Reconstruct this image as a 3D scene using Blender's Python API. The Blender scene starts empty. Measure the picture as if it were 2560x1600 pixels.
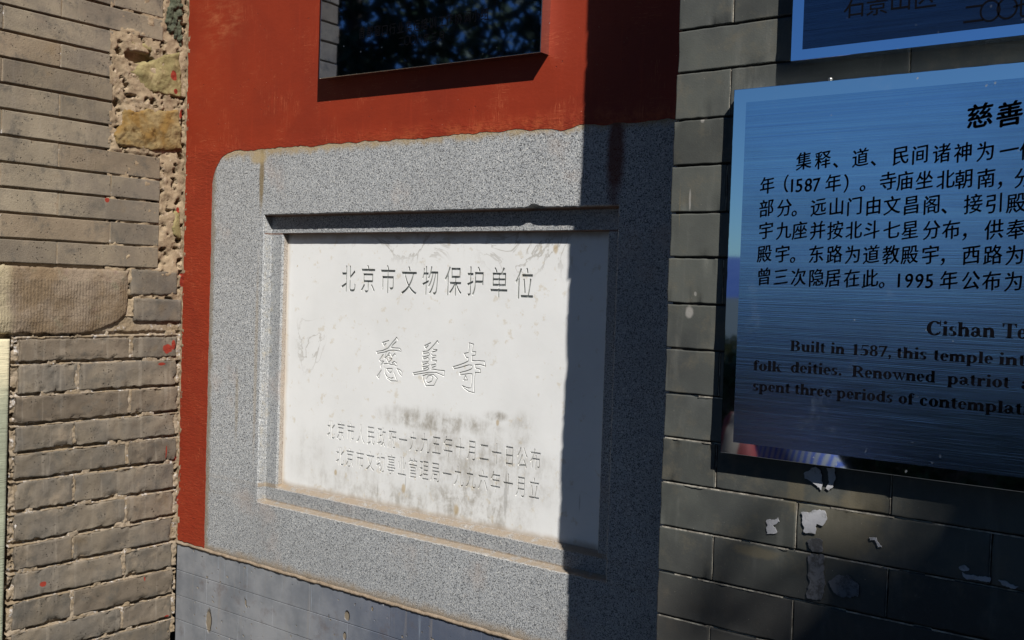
import bpy, bmesh, math, random
from math import radians, sin, cos, sqrt, pi, hypot
from mathutils import Vector, Matrix, noise
from mathutils.geometry import tessellate_polygon

SC = bpy.context.scene
COL = SC.collection
RND = random.Random(7)

# ---------------------------------------------------------------- camera
FPX, YAW, PITCH, ROLL = 2584.85, radians(37.1248), radians(-1.7315), radians(1.8385)
CAM = Vector((2.3397, -1.6480, 1.5))
fwd = Vector((-sin(YAW) * cos(PITCH), cos(YAW) * cos(PITCH), sin(PITCH)))
rgt = Vector((cos(YAW), sin(YAW), 0))
upv = rgt.cross(fwd)
rgt2 = rgt * cos(ROLL) + upv * sin(ROLL)
upv2 = -rgt * sin(ROLL) + upv * cos(ROLL)
cd = bpy.data.cameras.new('camera')
cam = bpy.data.objects.new('camera', cd)
COL.objects.link(cam)
m = Matrix((rgt2, upv2, -fwd)).transposed().to_4x4()
m.translation = CAM
cam.matrix_world = m
cd.sensor_width = 36.0
cd.lens = FPX / 2560 * 36.0
cd.clip_start = 0.02
cd.clip_end = 6000
SC.camera = cam

# ---------------------------------------------------------------- light
SUN = Vector((1.25, -1.0, 1.58)).normalized()      # towards the sun
EL = math.asin(SUN.z)
AZ = math.atan2(SUN.x, SUN.y)                        # clockwise from +Y
w = bpy.data.worlds.new("World")
SC.world = w
w.use_nodes = True
wn = w.node_tree
wn.nodes.clear()
wo = wn.nodes.new('ShaderNodeOutputWorld')
wb = wn.nodes.new('ShaderNodeBackground')
sk = wn.nodes.new('ShaderNodeTexSky')
sk.sky_type = 'NISHITA'
sk.sun_disc = False
sk.sun_elevation = EL
sk.sun_rotation = AZ
sk.altitude = 300
sk.air_density = 1.0
sk.dust_density = 0.25
sk.ozone_density = 3.5
tint = wn.nodes.new('ShaderNodeMix')
tint.data_type = 'RGBA'
tint.blend_type = 'MULTIPLY'
tint.inputs[0].default_value = 1.0
tint.inputs[7].default_value = (0.50, 0.76, 1.0, 1)
wn.links.new(sk.outputs[0], tint.inputs[6])
wn.links.new(tint.outputs[2], wb.inputs[0])
wb.inputs[1].default_value = 0.05
wn.links.new(wb.outputs[0], wo.inputs[0])
sl = bpy.data.lights.new('sun', 'SUN')
sl.energy = 5.0
sl.angle = radians(0.5)
sl.color = (1.0, 0.965, 0.91)
so = bpy.data.objects.new('sun', sl)
COL.objects.link(so)
so.rotation_euler = (-SUN).to_track_quat('-Z', 'Y').to_euler()
so.location = SUN * 20
vs = SC.view_settings
vs.view_transform = 'Standard'
vs.look = 'None'
vs.gamma = 1
vs.use_curve_mapping = False
vs.exposure = 0.25
SC.cycles.caustics_reflective = True
SC.cycles.caustics_refractive = False

# ---------------------------------------------------------------- measuring helpers
def ray(x, y):
    return fwd + rgt2 * ((x - 1280) / FPX) - upv2 * ((y - 800) / FPX)
def front(x, y, p=0.0):                 # point of a surface parallel to the red wall, p metres proud of it
    d = ray(x, y)
    q = CAM + d * ((-p - CAM.y) / d.y)
    return q.x, q.z
def side(x, y, off=0.0):                # point of the brick return wall, off metres proud
    d = ray(x, y)
    q = CAM + d * ((off - CAM.x) / d.x)
    return q.y, q.z
def fbm(p, s=1.0, o=4):
    return noise.fractal(Vector(p) * s, 1.0, 2.0, o)

# ---------------------------------------------------------------- object helpers
def tag(o, label=None, cat=None, group=None, kind=None):
    if label: o['label'] = label
    if cat: o['category'] = cat
    if group: o['group'] = group
    if kind: o['kind'] = kind
    return o
def empty(name, loc):
    o = bpy.data.objects.new(name, None)
    o.empty_display_size = 0.05
    o.location = loc
    COL.objects.link(o)
    return o
def link(name, me, mat, parent=None, smooth=False):
    o = bpy.data.objects.new(name, me)
    COL.objects.link(o)
    if mat: me.materials.append(mat)
    if parent:
        o.parent = parent
        q = parent
        off = Vector((0, 0, 0))
        while q:
            off += q.location
            q = q.parent
        o.location = -off
    if smooth:
        me.polygons.foreach_set('use_smooth', [True] * len(me.polygons))
    return o
def mesh(name, vs_, fs, mat, parent=None, smooth=False):
    me = bpy.data.meshes.new(name)
    me.from_pydata([tuple(v) for v in vs_], [], fs)
    me.update()
    return link(name, me, mat, parent, smooth)
def frm(surface):
    """local (u, v, out) -> world for the two wall directions"""
    if surface == 'R':
        return lambda u, v, o: (u, -o, v)
    return lambda u, v, o: (o, u, v)

def box(name, u0, u1, v0, v1, o0, o1, S, mat, parent=None, bev=0.0, segs=1):
    f = frm(S)
    bm = bmesh.new()
    vs_ = [bm.verts.new(f(u, v, o)) for o in (o0, o1) for v in (v0, v1) for u in (u0, u1)]
    for q in ((0, 1, 3, 2), (4, 6, 7, 5), (0, 4, 5, 1), (2, 3, 7, 6), (0, 2, 6, 4), (1, 5, 7, 3)):
        bm.faces.new([vs_[i] for i in q])
    bmesh.ops.recalc_face_normals(bm, faces=bm.faces)
    if bev:
        bmesh.ops.bevel(bm, geom=list(bm.edges), offset=bev, segments=segs, affect='EDGES', profile=0.6)
    me = bpy.data.meshes.new(name)
    bm.to_mesh(me)
    bm.free()
    return link(name, me, mat, parent)

def brick(name, S, quad, depth, mat, parent, r=0.0015, wob=0.0006, rough=0.0004, nx=12, nz=5, base=0.0, tilt=0.0, chip=0.0):
    """quad: (u,v) of bottom-left, bottom-right, top-right, top-left; front at out=base"""
    f = frm(S)
    a, b, c, d = [Vector((q[0], q[1])) for q in quad]
    W = max(0.01, (b - a).length)
    H = max(0.01, (d - a).length)
    e1, e2 = min(.15, r / W), min(.2, 2.3 * r / W)
    ss = [0, e1] + [e2 + (1 - 2 * e2) * i / (nx - 4) for i in range(nx - 3)] + [1 - e1, 1]
    e1, e2 = min(.15, r / H), min(.2, 2.3 * r / H)
    ts = [0, e1] + [e2 + (1 - 2 * e2) * i / max(1, nz - 4) for i in range(max(2, nz - 3))] + [1 - e1, 1]
    sd = RND.uniform(0, 90)
    vv = []
    for j, t in enumerate(ts):
        for i, s in enumerate(ss):
            p = a.lerp(b, s).lerp(d.lerp(c, s), t)
            e = min(min(s, 1 - s) * W, min(t, 1 - t) * H)
            k = max(0, 1 - e / (r * 3 + 1e-6))
            q = (p.x, p.y, sd)
            p = p + Vector((fbm(q, 60), fbm((p.x, p.y, sd + 9), 60))) * wob * (0.4 + 0.6 * k)
            o = base + fbm((p.x, p.y, sd + 3), 30) * rough * 1.6 + (s - .5) * tilt
            if i in (0, len(ss) - 1) or j in (0, len(ts) - 1):
                o -= r
            if chip:
                n = fbm((p.x, p.y, sd + 40), 38)
                if k > 0.2 and n > 0.25:
                    o -= chip * min(1, (n - .25) * 4)
            vv.append((p.x, p.y, o))
    n1, n2 = len(ss), len(ts)
    fs = []
    for j in range(n2 - 1):
        for i in range(n1 - 1):
            k = j * n1 + i
            fs.append((k, k + 1, k + n1 + 1, k + n1))
    ring = [i for i in range(n1)] + [j * n1 + n1 - 1 for j in range(1, n2)] + [(n2 - 1) * n1 + i for i in range(n1 - 2, -1, -1)] + [j * n1 for j in range(n2 - 2, 0, -1)]
    st = len(vv)
    for i in ring:
        u, v, o = vv[i]
        vv.append((u, v, base - depth))
    L = len(ring)
    for i in range(L):
        fs.append((ring[(i + 1) % L], ring[i], st + i, st + (i + 1) % L))
    if S == 'L':
        pass
    V = [f(*q) for q in vv]
    fs = [tuple(x) for x in fs]
    o = mesh(name, V, fs, mat, parent, False)
    bm = bmesh.new()
    bm.from_mesh(o.data)
    bmesh.ops.recalc_face_normals(bm, faces=bm.faces)
    fn = Vector((1, 0, 0)) if S == 'L' else Vector((0, -1, 0))
    big = max(bm.faces, key=lambda x: x.calc_area())
    mid = [x for x in bm.faces if abs(x.normal.dot(fn)) > .8]
    if mid and sum(x.normal.dot(fn) for x in mid) < 0:
        bmesh.ops.reverse_faces(bm, faces=bm.faces)
    for x in bm.faces:
        x.smooth = abs(x.normal.dot(fn)) > .3
    bm.to_mesh(o.data)
    bm.free()
    return o

def sheet(name, S, u0, u1, v0, v1, step, fn, mat, parent, smooth=True):
    f = frm(S)
    nu = max(2, int((u1 - u0) / step) + 1)
    nv = max(2, int((v1 - v0) / step) + 1)
    vv, fs = [], []
    for j in range(nv):
        for i in range(nu):
            u = u0 + (u1 - u0) * i / (nu - 1)
            v = v0 + (v1 - v0) * j / (nv - 1)
            vv.append(f(u, v, fn(u, v)))
    for j in range(nv - 1):
        for i in range(nu - 1):
            k = j * nu + i
            q = (k, k + 1, k + nu + 1, k + nu)
            fs.append(q)
    return mesh(name, vv, fs, mat, parent, smooth)

def rock(name, S, poly, mat, parent, base=0.0, bulge=0.006, rough=0.003, edge=0.006, depth=0.03, wob=0.002, fr=28, step=.0024):
    """irregular stone: a height field cut to a ragged outline, falling away at its edges"""
    f = frm(S)
    u0, u1 = min(p[0] for p in poly) - .004, max(p[0] for p in poly) + .004
    v0, v1 = min(p[1] for p in poly) - .004, max(p[1] for p in poly) + .004
    nu, nv = int((u1 - u0) / step) + 2, int((v1 - v0) / step) + 2
    sd = RND.uniform(0, 50)
    n = len(poly)
    def sdist(x, y):
        best, ins = 1e9, False
        for i in range(n):
            ax, ay = poly[i]; bx, by = poly[(i + 1) % n]
            dx, dy = bx - ax, by - ay
            t = max(0, min(1, ((x - ax) * dx + (y - ay) * dy) / (dx * dx + dy * dy + 1e-12)))
            best = min(best, hypot(x - ax - dx * t, y - ay - dy * t))
            if (ay > y) != (by > y) and x < (bx - ax) * (y - ay) / (by - ay) + ax: ins = not ins
        return best if ins else -best
    vv, D = [], []
    for j in range(nv):
        for i in range(nu):
            u, v = u0 + (u1 - u0) * i / (nu - 1), v0 + (v1 - v0) * j / (nv - 1)
            d = sdist(u, v) + fbm((u, v, sd), 55, 4) * wob
            D.append(d)
            if d <= 0: o = -depth
            else:
                k = min(1, d / .006)
                o = -edge * (1 - k) ** 2 + bulge * min(1, d / .03) + fbm((u, v, sd + 2), fr, 6) * rough + abs(fbm((u, v, sd + 7), fr * .6, 4)) * rough * .8
            vv.append(f(u, v, base + o))
    fs = []
    for j in range(nv - 1):
        for i in range(nu - 1):
            k = j * nu + i
            q = (k, k + 1, k + nu + 1, k + nu)
            if max(D[a] for a in q) > 0: fs.append(q)
    used = sorted(set(a for q in fs for a in q))
    mp = {a: i for i, a in enumerate(used)}
    return mesh(name, [vv[a] for a in used], [tuple(mp[a] for a in q) for q in fs], mat, parent, True)

# ---------------------------------------------------------------- material helpers
class Mat:
    def __init__(s, name, rough=0.85, metal=0.0, spec=0.4):
        s.m = bpy.data.materials.new(name)
        s.m.use_nodes = True
        s.t = s.m.node_tree
        s.b = s.t.nodes['Principled BSDF']
        s.b.inputs['Roughness'].default_value = rough
        s.b.inputs['Metallic'].default_value = metal
        s.b.inputs['Specular IOR Level'].default_value = spec
        g = s.t.nodes.new('ShaderNodeNewGeometry')
        s.P = g.outputs['Position']
        s.h = None
    def n(s, typ, **k):
        x = s.t.nodes.new(typ)
        for a, b in k.items(): setattr(x, a, b)
        return x
    def l(s, a, b):
        if isinstance(a, (int, float)): b.default_value = a
        elif isinstance(a, tuple): b.default_value = (a + (1,))[:len(b.default_value)] if len(a) == 3 and len(b.default_value) == 4 else a
        else: s.t.links.new(a, b)
    def vscale(s, v, k):
        x = s.n('ShaderNodeVectorMath', operation='MULTIPLY')
        s.l(v, x.inputs[0]); x.inputs[1].default_value = k
        return x.outputs[0]
    def vadd(s, v, k):
        x = s.n('ShaderNodeVectorMath', operation='ADD')
        s.l(v, x.inputs[0])
        if isinstance(k, tuple): x.inputs[1].default_value = k
        else: s.l(k, x.inputs[1])
        return x.outputs[0]
    def noise(s, sc, det=4, ro=.6, vec=None, dist=0):
        x = s.n('ShaderNodeTexNoise')
        s.l(vec or s.P, x.inputs['Vector'])
        x.inputs['Scale'].default_value = sc
        x.inputs['Detail'].default_value = det
        x.inputs['Roughness'].default_value = ro
        x.inputs['Distortion'].default_value = dist
        return x.outputs['Fac']
    def noisec(s, sc, det=3, vec=None):
        x = s.n('ShaderNodeTexNoise')
        s.l(vec or s.P, x.inputs['Vector'])
        x.inputs['Scale'].default_value = sc
        x.inputs['Detail'].default_value = det
        return x.outputs['Color']
    def voro(s, sc, vec=None, feat='F1', out='Distance', rnd=1.0):
        x = s.n('ShaderNodeTexVoronoi', feature=feat)
        s.l(vec or s.P, x.inputs['Vector'])
        x.inputs['Scale'].default_value = sc
        x.inputs['Randomness'].default_value = rnd
        return x.outputs[out]
    def rng(s, v, a, b, c=0.0, d=1.0, smooth=True):
        x = s.n('ShaderNodeMapRange')
        if smooth: x.interpolation_type = 'SMOOTHSTEP'
        s.l(v, x.inputs[0])
        for i, k in zip((1, 2, 3, 4), (a, b, c, d)): x.inputs[i].default_value = k
        return x.outputs[0]
    def math(s, op, a, b=0.0, c=None):
        x = s.n('ShaderNodeMath', operation=op)
        s.l(a, x.inputs[0]); s.l(b, x.inputs[1])
        if c is not None: s.l(c, x.inputs[2])
        return x.outputs[0]
    def mix(s, f, a, b, mode='MIX'):
        x = s.n('ShaderNodeMix', data_type='RGBA', blend_type=mode)
        s.l(f, x.inputs[0]); s.l(a, x.inputs[6]); s.l(b, x.inputs[7])
        return x.outputs[2]
    def spot(s, c, r, wob=0.3, freq=25, soft=0.35):
        """mask of a stain with a ragged outline; c centre, r radii (world metres)"""
        off = s.vadd(s.P, tuple(-k for k in c))
        sc = s.vscale(off, tuple(1.0 / k for k in r))
        x = s.n('ShaderNodeVectorMath', operation='LENGTH')
        s.l(sc, x.inputs[0])
        d = s.math('ADD', x.outputs['Value'], s.math('MULTIPLY', s.math('SUBTRACT', s.noise(freq, 4), .5), wob * 3))
        return s.rng(d, 1.0 + soft, 1.0 - soft)
    def rand(s):
        return s.n('ShaderNodeObjectInfo').outputs['Random']
    def bump(s, h, dist=.001, strength=1.0):
        x = s.n('ShaderNodeBump')
        x.inputs['Strength'].default_value = strength
        x.inputs['Distance'].default_value = dist
        s.l(h, x.inputs['Height'])
        if s.h is not None: s.l(s.h, x.inputs['Normal'])
        s.h = x.outputs[0]
        s.l(s.h, s.b.inputs['Normal'])
    def col(s, c):
        s.l(c, s.b.inputs['Base Color'])
        return s.m
def lin(r, g, b, k=1.0):
    f = lambda v: (v / 255 / 12.92 if v / 255 <= .04045 else ((v / 255 + .055) / 1.055) ** 2.4) * k
    return (f(r), f(g), f(b))

RED = lin(140, 52, 38)
def side_pt(px, py): y, z = side(px, py); return (0, y, z)
def front_pt(px, py, p=0): x, z = front(px, py, p); return (x, -p, z)

def red_splashes(M, c, pts):
    for (px, py, rp, rz) in pts:
        k = M.spot(side_pt(px, py), (.06, rp, rz), .35, 70, .12)
        c = M.mix(k, c, RED)
    return c

def old_brick_mat(name, c1, c2, c3, worn=1.0, splashes=()):
    M = Mat(name, .92, 0, .25)
    big = M.noise(7, 5, .65, M.vadd(M.P, M.vscale(M.noisec(3), (.3, .3, .3))))
    c = M.mix(M.rng(big, .35, .65), c1, c2)
    r = M.rand()
    c = M.mix(M.math('MULTIPLY', M.rng(M.math('FRACT', M.math('MULTIPLY', r, 7.31)), .45, 1.0), .75), c, c3)
    v = M.math('MULTIPLY', M.math('SUBTRACT', r, .5), .36)
    sh = M.math('ADD', 1.0, v)
    x = M.n('ShaderNodeCombineColor')
    for i in range(3): M.l(sh, x.inputs[i])
    c = M.mix(1.0, c, x.outputs[0], 'MULTIPLY')
    vv_ = M.math('ADD', .86, M.math('MULTIPLY', M.rng(M.noise(5.5, 5, .7, M.vadd(M.P, (8, 3, 6))), .3, .7), .28))
    x = M.n('ShaderNodeCombineColor')
    for i in range(3): M.l(vv_, x.inputs[i])
    c = M.mix(1.0, c, x.outputs[0], 'MULTIPLY')
    runs = M.math('MULTIPLY', M.rng(M.noise(1, 4, .6, M.vscale(M.P, (1, 55, 3.5))), .56, .66), .35 * worn - .2)
    c = M.mix(runs, c, (.30, .26, .21))
    grey = M.rng(M.noise(19, 7, .75), .50, .66)
    c = M.mix(M.math('MULTIPLY', grey, .62), c, (.085, .080, .070))
    dust = M.rng(M.noise(11, 6, .7, M.vadd(M.P, (3, 3, 3))), .54, .72)
    c = M.mix(M.math('MULTIPLY', dust, .45), c, (.33, .26, .185))
    och = M.rng(M.noise(9, 4, .6, M.vadd(M.P, (7, 1, 3))), .60, .74)
    c = M.mix(M.math('MULTIPLY', och, .3), c, (.20, .13, .055))
    fine = M.noise(420, 3, .7)
    c = M.mix(M.rng(fine, .62, .78, 0, .6), c, (.05, .042, .032))
    c = M.mix(M.rng(M.noise(900, 2, .6), .60, .8, 0, .35), c, (.42, .36, .28))
    pits = M.voro(130, M.vadd(M.P, M.vscale(M.noisec(40), (.02, .02, .02))))
    pm = M.math('MULTIPLY', M.rng(pits, .22, .10), M.rng(M.noise(22, 2), .50, .60))
    c = M.mix(M.math('MULTIPLY', pm, .65), c, (.03, .025, .02))
    c = red_splashes(M, c, splashes)
    M.bump(M.noise(75, 7, .75), .0016 * worn, .7)
    M.bump(M.noise(260, 5, .75), .0014, .9)
    M.bump(M.math('SUBTRACT', 1.0, pm), .003, 1.0)
    return M.col(c)

SPL = [(432, 190, .010, .013), (438, 229, .006, .006), (268, 499, .006, .006), (418, 872, .013, .012), (432, 862, .006, .012),
       (414, 1130, .0018, .018), (438, 1146, .006, .006), (405, 910, .012, .004), (108, 1460, .008, .006), (455, 285, .006, .014),
       (362, 1447, .002, .005), (448, 1250, .006, .020), (457, 700, .006, .018), (446, 525, .005, .008), (415, 1540, .006, .003)]
m_brick = old_brick_mat('grey_brick_clay', lin(138, 127, 109), lin(117, 108, 96), lin(127, 112, 93), 1.0, SPL)
m_brick_low = old_brick_mat('worn_brick_clay', lin(118, 108, 94), lin(102, 96, 88), lin(110, 98, 84), 1.5, SPL)

def mortar_mat(name, c1, c2, c3):
    M = Mat(name, .95, 0, .15)
    c = M.mix(M.rng(M.noise(20, 5, .7), .4, .62), c1, c2)
    c = M.mix(M.rng(M.noise(55, 5, .75, M.vadd(M.P, (5, 2, 1))), .55, .68), c, c3)
    c = M.mix(M.rng(M.noise(260, 4, .7), .6, .75, 0, .6), c, (.09, .07, .045))
    c = M.mix(M.rng(M.voro(95, M.vadd(M.P, M.vscale(M.noisec(60), (.03, .03, .03)))), .14, .08), c, (.03, .022, .015))
    c = red_splashes(M, c, [q for q in SPL if q[0] > 425])
    M.bump(M.noise(110, 8, .8), .0020, .8)
    M.bump(M.noise(400, 4, .7), .0012, .8)
    return M.col(c)
m_mortar = mortar_mat('sandy_lime_mortar', lin(160, 142, 117), lin(140, 123, 100), lin(182, 164, 143))
m_bead = mortar_mat('grey_tan_mortar', lin(152, 136, 118), lin(132, 116, 98), lin(158, 144, 128))
m_mortar_white = mortar_mat('pale_lime_mortar', lin(136, 120, 98), lin(150, 136, 118), lin(205, 200, 196))

def stone_mat(name, c1, c2, c3, sc=1.0):
    M = Mat(name, .9, 0, .25)
    c = M.mix(M.rng(M.noise(14 * sc, 6, .65, dist=.6), .38, .62), c1, c2)
    c = M.mix(M.rng(M.noise(34 * sc, 5, .7, M.vadd(M.P, (2, 8, 4))), .52, .68), c, c3)
    c = M.mix(M.rng(M.noise(240, 4, .7), .62, .8, 0, .6), c, (.05, .04, .03))
    c = red_splashes(M, c, [q for q in SPL if q[0] > 425])
    M.bump(M.noise(45, 8, .7, dist=.5), .005, .8)
    M.bump(M.noise(300, 4, .7), .001, .8)
    return M.col(c)
m_olive = stone_mat('olive_stone', lin(148, 136, 96), lin(122, 112, 76), lin(160, 146, 108))
m_brown = stone_mat('brown_stone', lin(128, 100, 54), lin(140, 122, 86), lin(92, 70, 36))
m_dkgreen = stone_mat('dark_green_stone', lin(72, 76, 60), lin(92, 96, 80), lin(45, 48, 40), 2.0)

def sandstone():
    M = Mat('chiselled_sandstone', .92, 0, .2)
    c = M.mix(M.rng(M.noise(9, 6, .65), .4, .62), lin(136, 121, 104), lin(124, 106, 84))
    c = M.mix(M.rng(M.noise(16, 4, .6, M.vadd(M.P, (1, 5, 2))), .55, .7, 0, .6), c, lin(118, 96, 92))
    c = M.mix(M.rng(M.noise(14, 4, .6, M.vadd(M.P, (6, 5, 2))), .56, .72, 0, .6), c, lin(128, 126, 104))
    sx = M.n('ShaderNodeSeparateXYZ')
    M.l(M.P, sx.inputs[0])
    # comb chiselled grooves run down the face, the band along the top is left plain
    wv = M.n('ShaderNodeTexWave', wave_type='BANDS', bands_direction='Y')
    M.l(M.vadd(M.P, M.vscale(M.noisec(12), (.008, .010, .008))), wv.inputs[0])
    wv.inputs['Scale'].default_value = 41
    wv.inputs['Distortion'].default_value = 2.6
    wv.inputs['Detail'].default_value = 2
    wv.inputs['Detail Scale'].default_value = 3
    wh = M.n('ShaderNodeTexWave', wave_type='BANDS', bands_direction='Z')
    M.l(M.vadd(M.P, M.vscale(M.noisec(20), (.008, .008, .012))), wh.inputs[0])
    wh.inputs['Scale'].default_value = 38
    wh.inputs['Distortion'].default_value = 3
    low = M.rng(M.math('ADD', sx.outputs[2], M.math('MULTIPLY', M.noise(20, 3), .02)), 1.500, 1.490)
    h = M.math('MULTIPLY', M.math('MULTIPLY', wv.outputs[1], M.math('ADD', .72, M.math('MULTIPLY', M.math('MULTIPLY', wh.outputs[1], M.noise(30, 4)), .5))), M.math('MULTIPLY', low, M.rng(M.noise(13, 4), .3, .6, .25, 1.0)))
    c = M.mix(M.math('MULTIPLY', M.math('MULTIPLY', M.rng(h, .45, .05), low), .25), c, (.06, .05, .04))
    cream = M.rng(M.math('ADD', sx.outputs[1], M.math('MULTIPLY', M.noise(14, 3), .03)), -.430, -.462)
    c = M.mix(M.math('MULTIPLY', cream, .7), c, lin(180, 168, 138))
    c = M.mix(M.rng(M.noise(300, 4, .7), .62, .8, 0, .5), c, (.05, .04, .03))
    M.bump(M.noise(40, 7, .75), .007, .9)
    M.bump(h, .0013, .8)
    M.bump(M.noise(350, 3, .7), .0008, .7)
    return M.col(c)
m_sand = sandstone()

def post_mat():
    M = Mat('pale_green_stone', .85, 0, .3)
    sx = M.n('ShaderNodeSeparateXYZ')
    M.l(M.P, sx.inputs[0])
    c = M.mix(M.rng(M.noise(8, 5, .6), .4, .65), lin(164, 168, 146), lin(146, 150, 130))
    top = M.rng(M.math('ADD', sx.outputs[2], M.math('MULTIPLY', M.noise(12, 4), .2)), 1.27, 1.40)
    c = M.mix(top, c, lin(226, 216, 182))  # cream top: strong light on the post head put into the colour
    st = M.noise(1.0, 4, .6, M.vscale(M.P, (40, 25, 330)))
    c = M.mix(M.rng(st, .5, .7, 0, .3), c, lin(110, 112, 96))
    M.bump(st, .0022, .8)
    M.bump(M.noise(60, 5), .002, .5)
    return M.col(c)
m_post = post_mat()

def plaster():
    M = Mat('red_limewash', .62, 0, .38)
    c1, c2 = lin(145, 48, 22, 1.0), lin(130, 42, 21, 1.0)
    c = M.mix(M.rng(M.noise(3.2, 5, .6, dist=.4), .35, .68), c1, c2)
    sx = M.n('ShaderNodeSeparateXYZ')
    M.l(M.P, sx.inputs[0])
    st = M.noise(1.0, 5, .65, M.vscale(M.P, (60, 1, 5)))
    c = M.mix(M.rng(st, .55, .75, 0, .3), c, lin(176, 62, 34))
    # rubbed, faded patch at the upper left
    fade = M.spot(front_pt(560, 40), (.07, .2, .07), .5, 16, .7)
    sc = M.noise(1.0, 6, .75, M.vscale(M.vadd(M.P, (0, 0, 0)), (22, 1, 70)))
    c = M.mix(M.math('MULTIPLY', M.math('MULTIPLY', fade, M.rng(sc, .42, .68)), .34), c, lin(196, 126, 84))
    fade2 = M.spot(front_pt(520, 180), (.07, .2, .10), .5, 16, .7)
    c = M.mix(M.math('MULTIPLY', M.math('MULTIPLY', fade2, M.rng(sc, .48, .72)), .22), c, lin(182, 96, 60))
    # orange rub where it was feathered down to the granite
    ez = M.math('ADD', sx.outputs[2], M.math('MULTIPLY', M.noise(18, 5), .035))
    rub = M.rng(ez, 1.872, 1.836)
    rx = M.rng(M.math('ADD', sx.outputs[0], M.math('MULTIPLY', M.noise(6, 3), .5)), .75, 1.2)
    c = M.mix(M.math('MULTIPLY', M.math('MULTIPLY', rub, M.rng(M.noise(26, 6, .75), .42, .66)), M.math('ADD', .06, M.math('MULTIPLY', rx, .55))), c, lin(186, 92, 52))
    # scratches: long thin pale lines
    for k, (a, b, dx) in enumerate(((14, 260, 0.3), (240, 12, 3.1))):
        s_ = M.noise(1.0, 2, .5, M.vscale(M.vadd(M.P, (dx, 0, dx)), (a, 1, b)), .6)
        ln = M.rng(M.math('ABSOLUTE', M.math('SUBTRACT', s_, .5)), .012, .004)
        ln = M.math('MULTIPLY', ln, M.rng(M.noise(9, 3, .6, M.vadd(M.P, (k * 4, 1, 2))), .54, .64))
        c = M.mix(M.math('MULTIPLY', ln, .38), c, lin(215, 120, 80))
    spk = M.rng(M.voro(75), .045, .03)
    spk = M.math('MULTIPLY', spk, M.rng(M.noise(13, 2), .5, .56))
    c = M.mix(spk, c, lin(235, 190, 160))
    pit = M.math('MULTIPLY', M.rng(M.voro(60, M.vadd(M.P, (4.3, 1, 2))), .09, .05), M.rng(M.noise(11, 2, .5, M.vadd(M.P, (3, 3, 1))), .52, .6))
    c = M.mix(pit, c, lin(70, 14, 8))
    M.bump(M.noise(1.0, 5, .6, M.vscale(M.P, (9, 1, 20))), .0016, .6)
    M.bump(M.noise(180, 4, .6), .0004, .7)
    M.bump(M.math('SUBTRACT', 1.0, pit), .002, .8)
    M.bump(M.math('MULTIPLY', rub, M.noise(1, 5, .7, M.vscale(M.P, (50, 1, 140)))), .003, .8)
    return M.col(c)
m_red = plaster()

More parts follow.
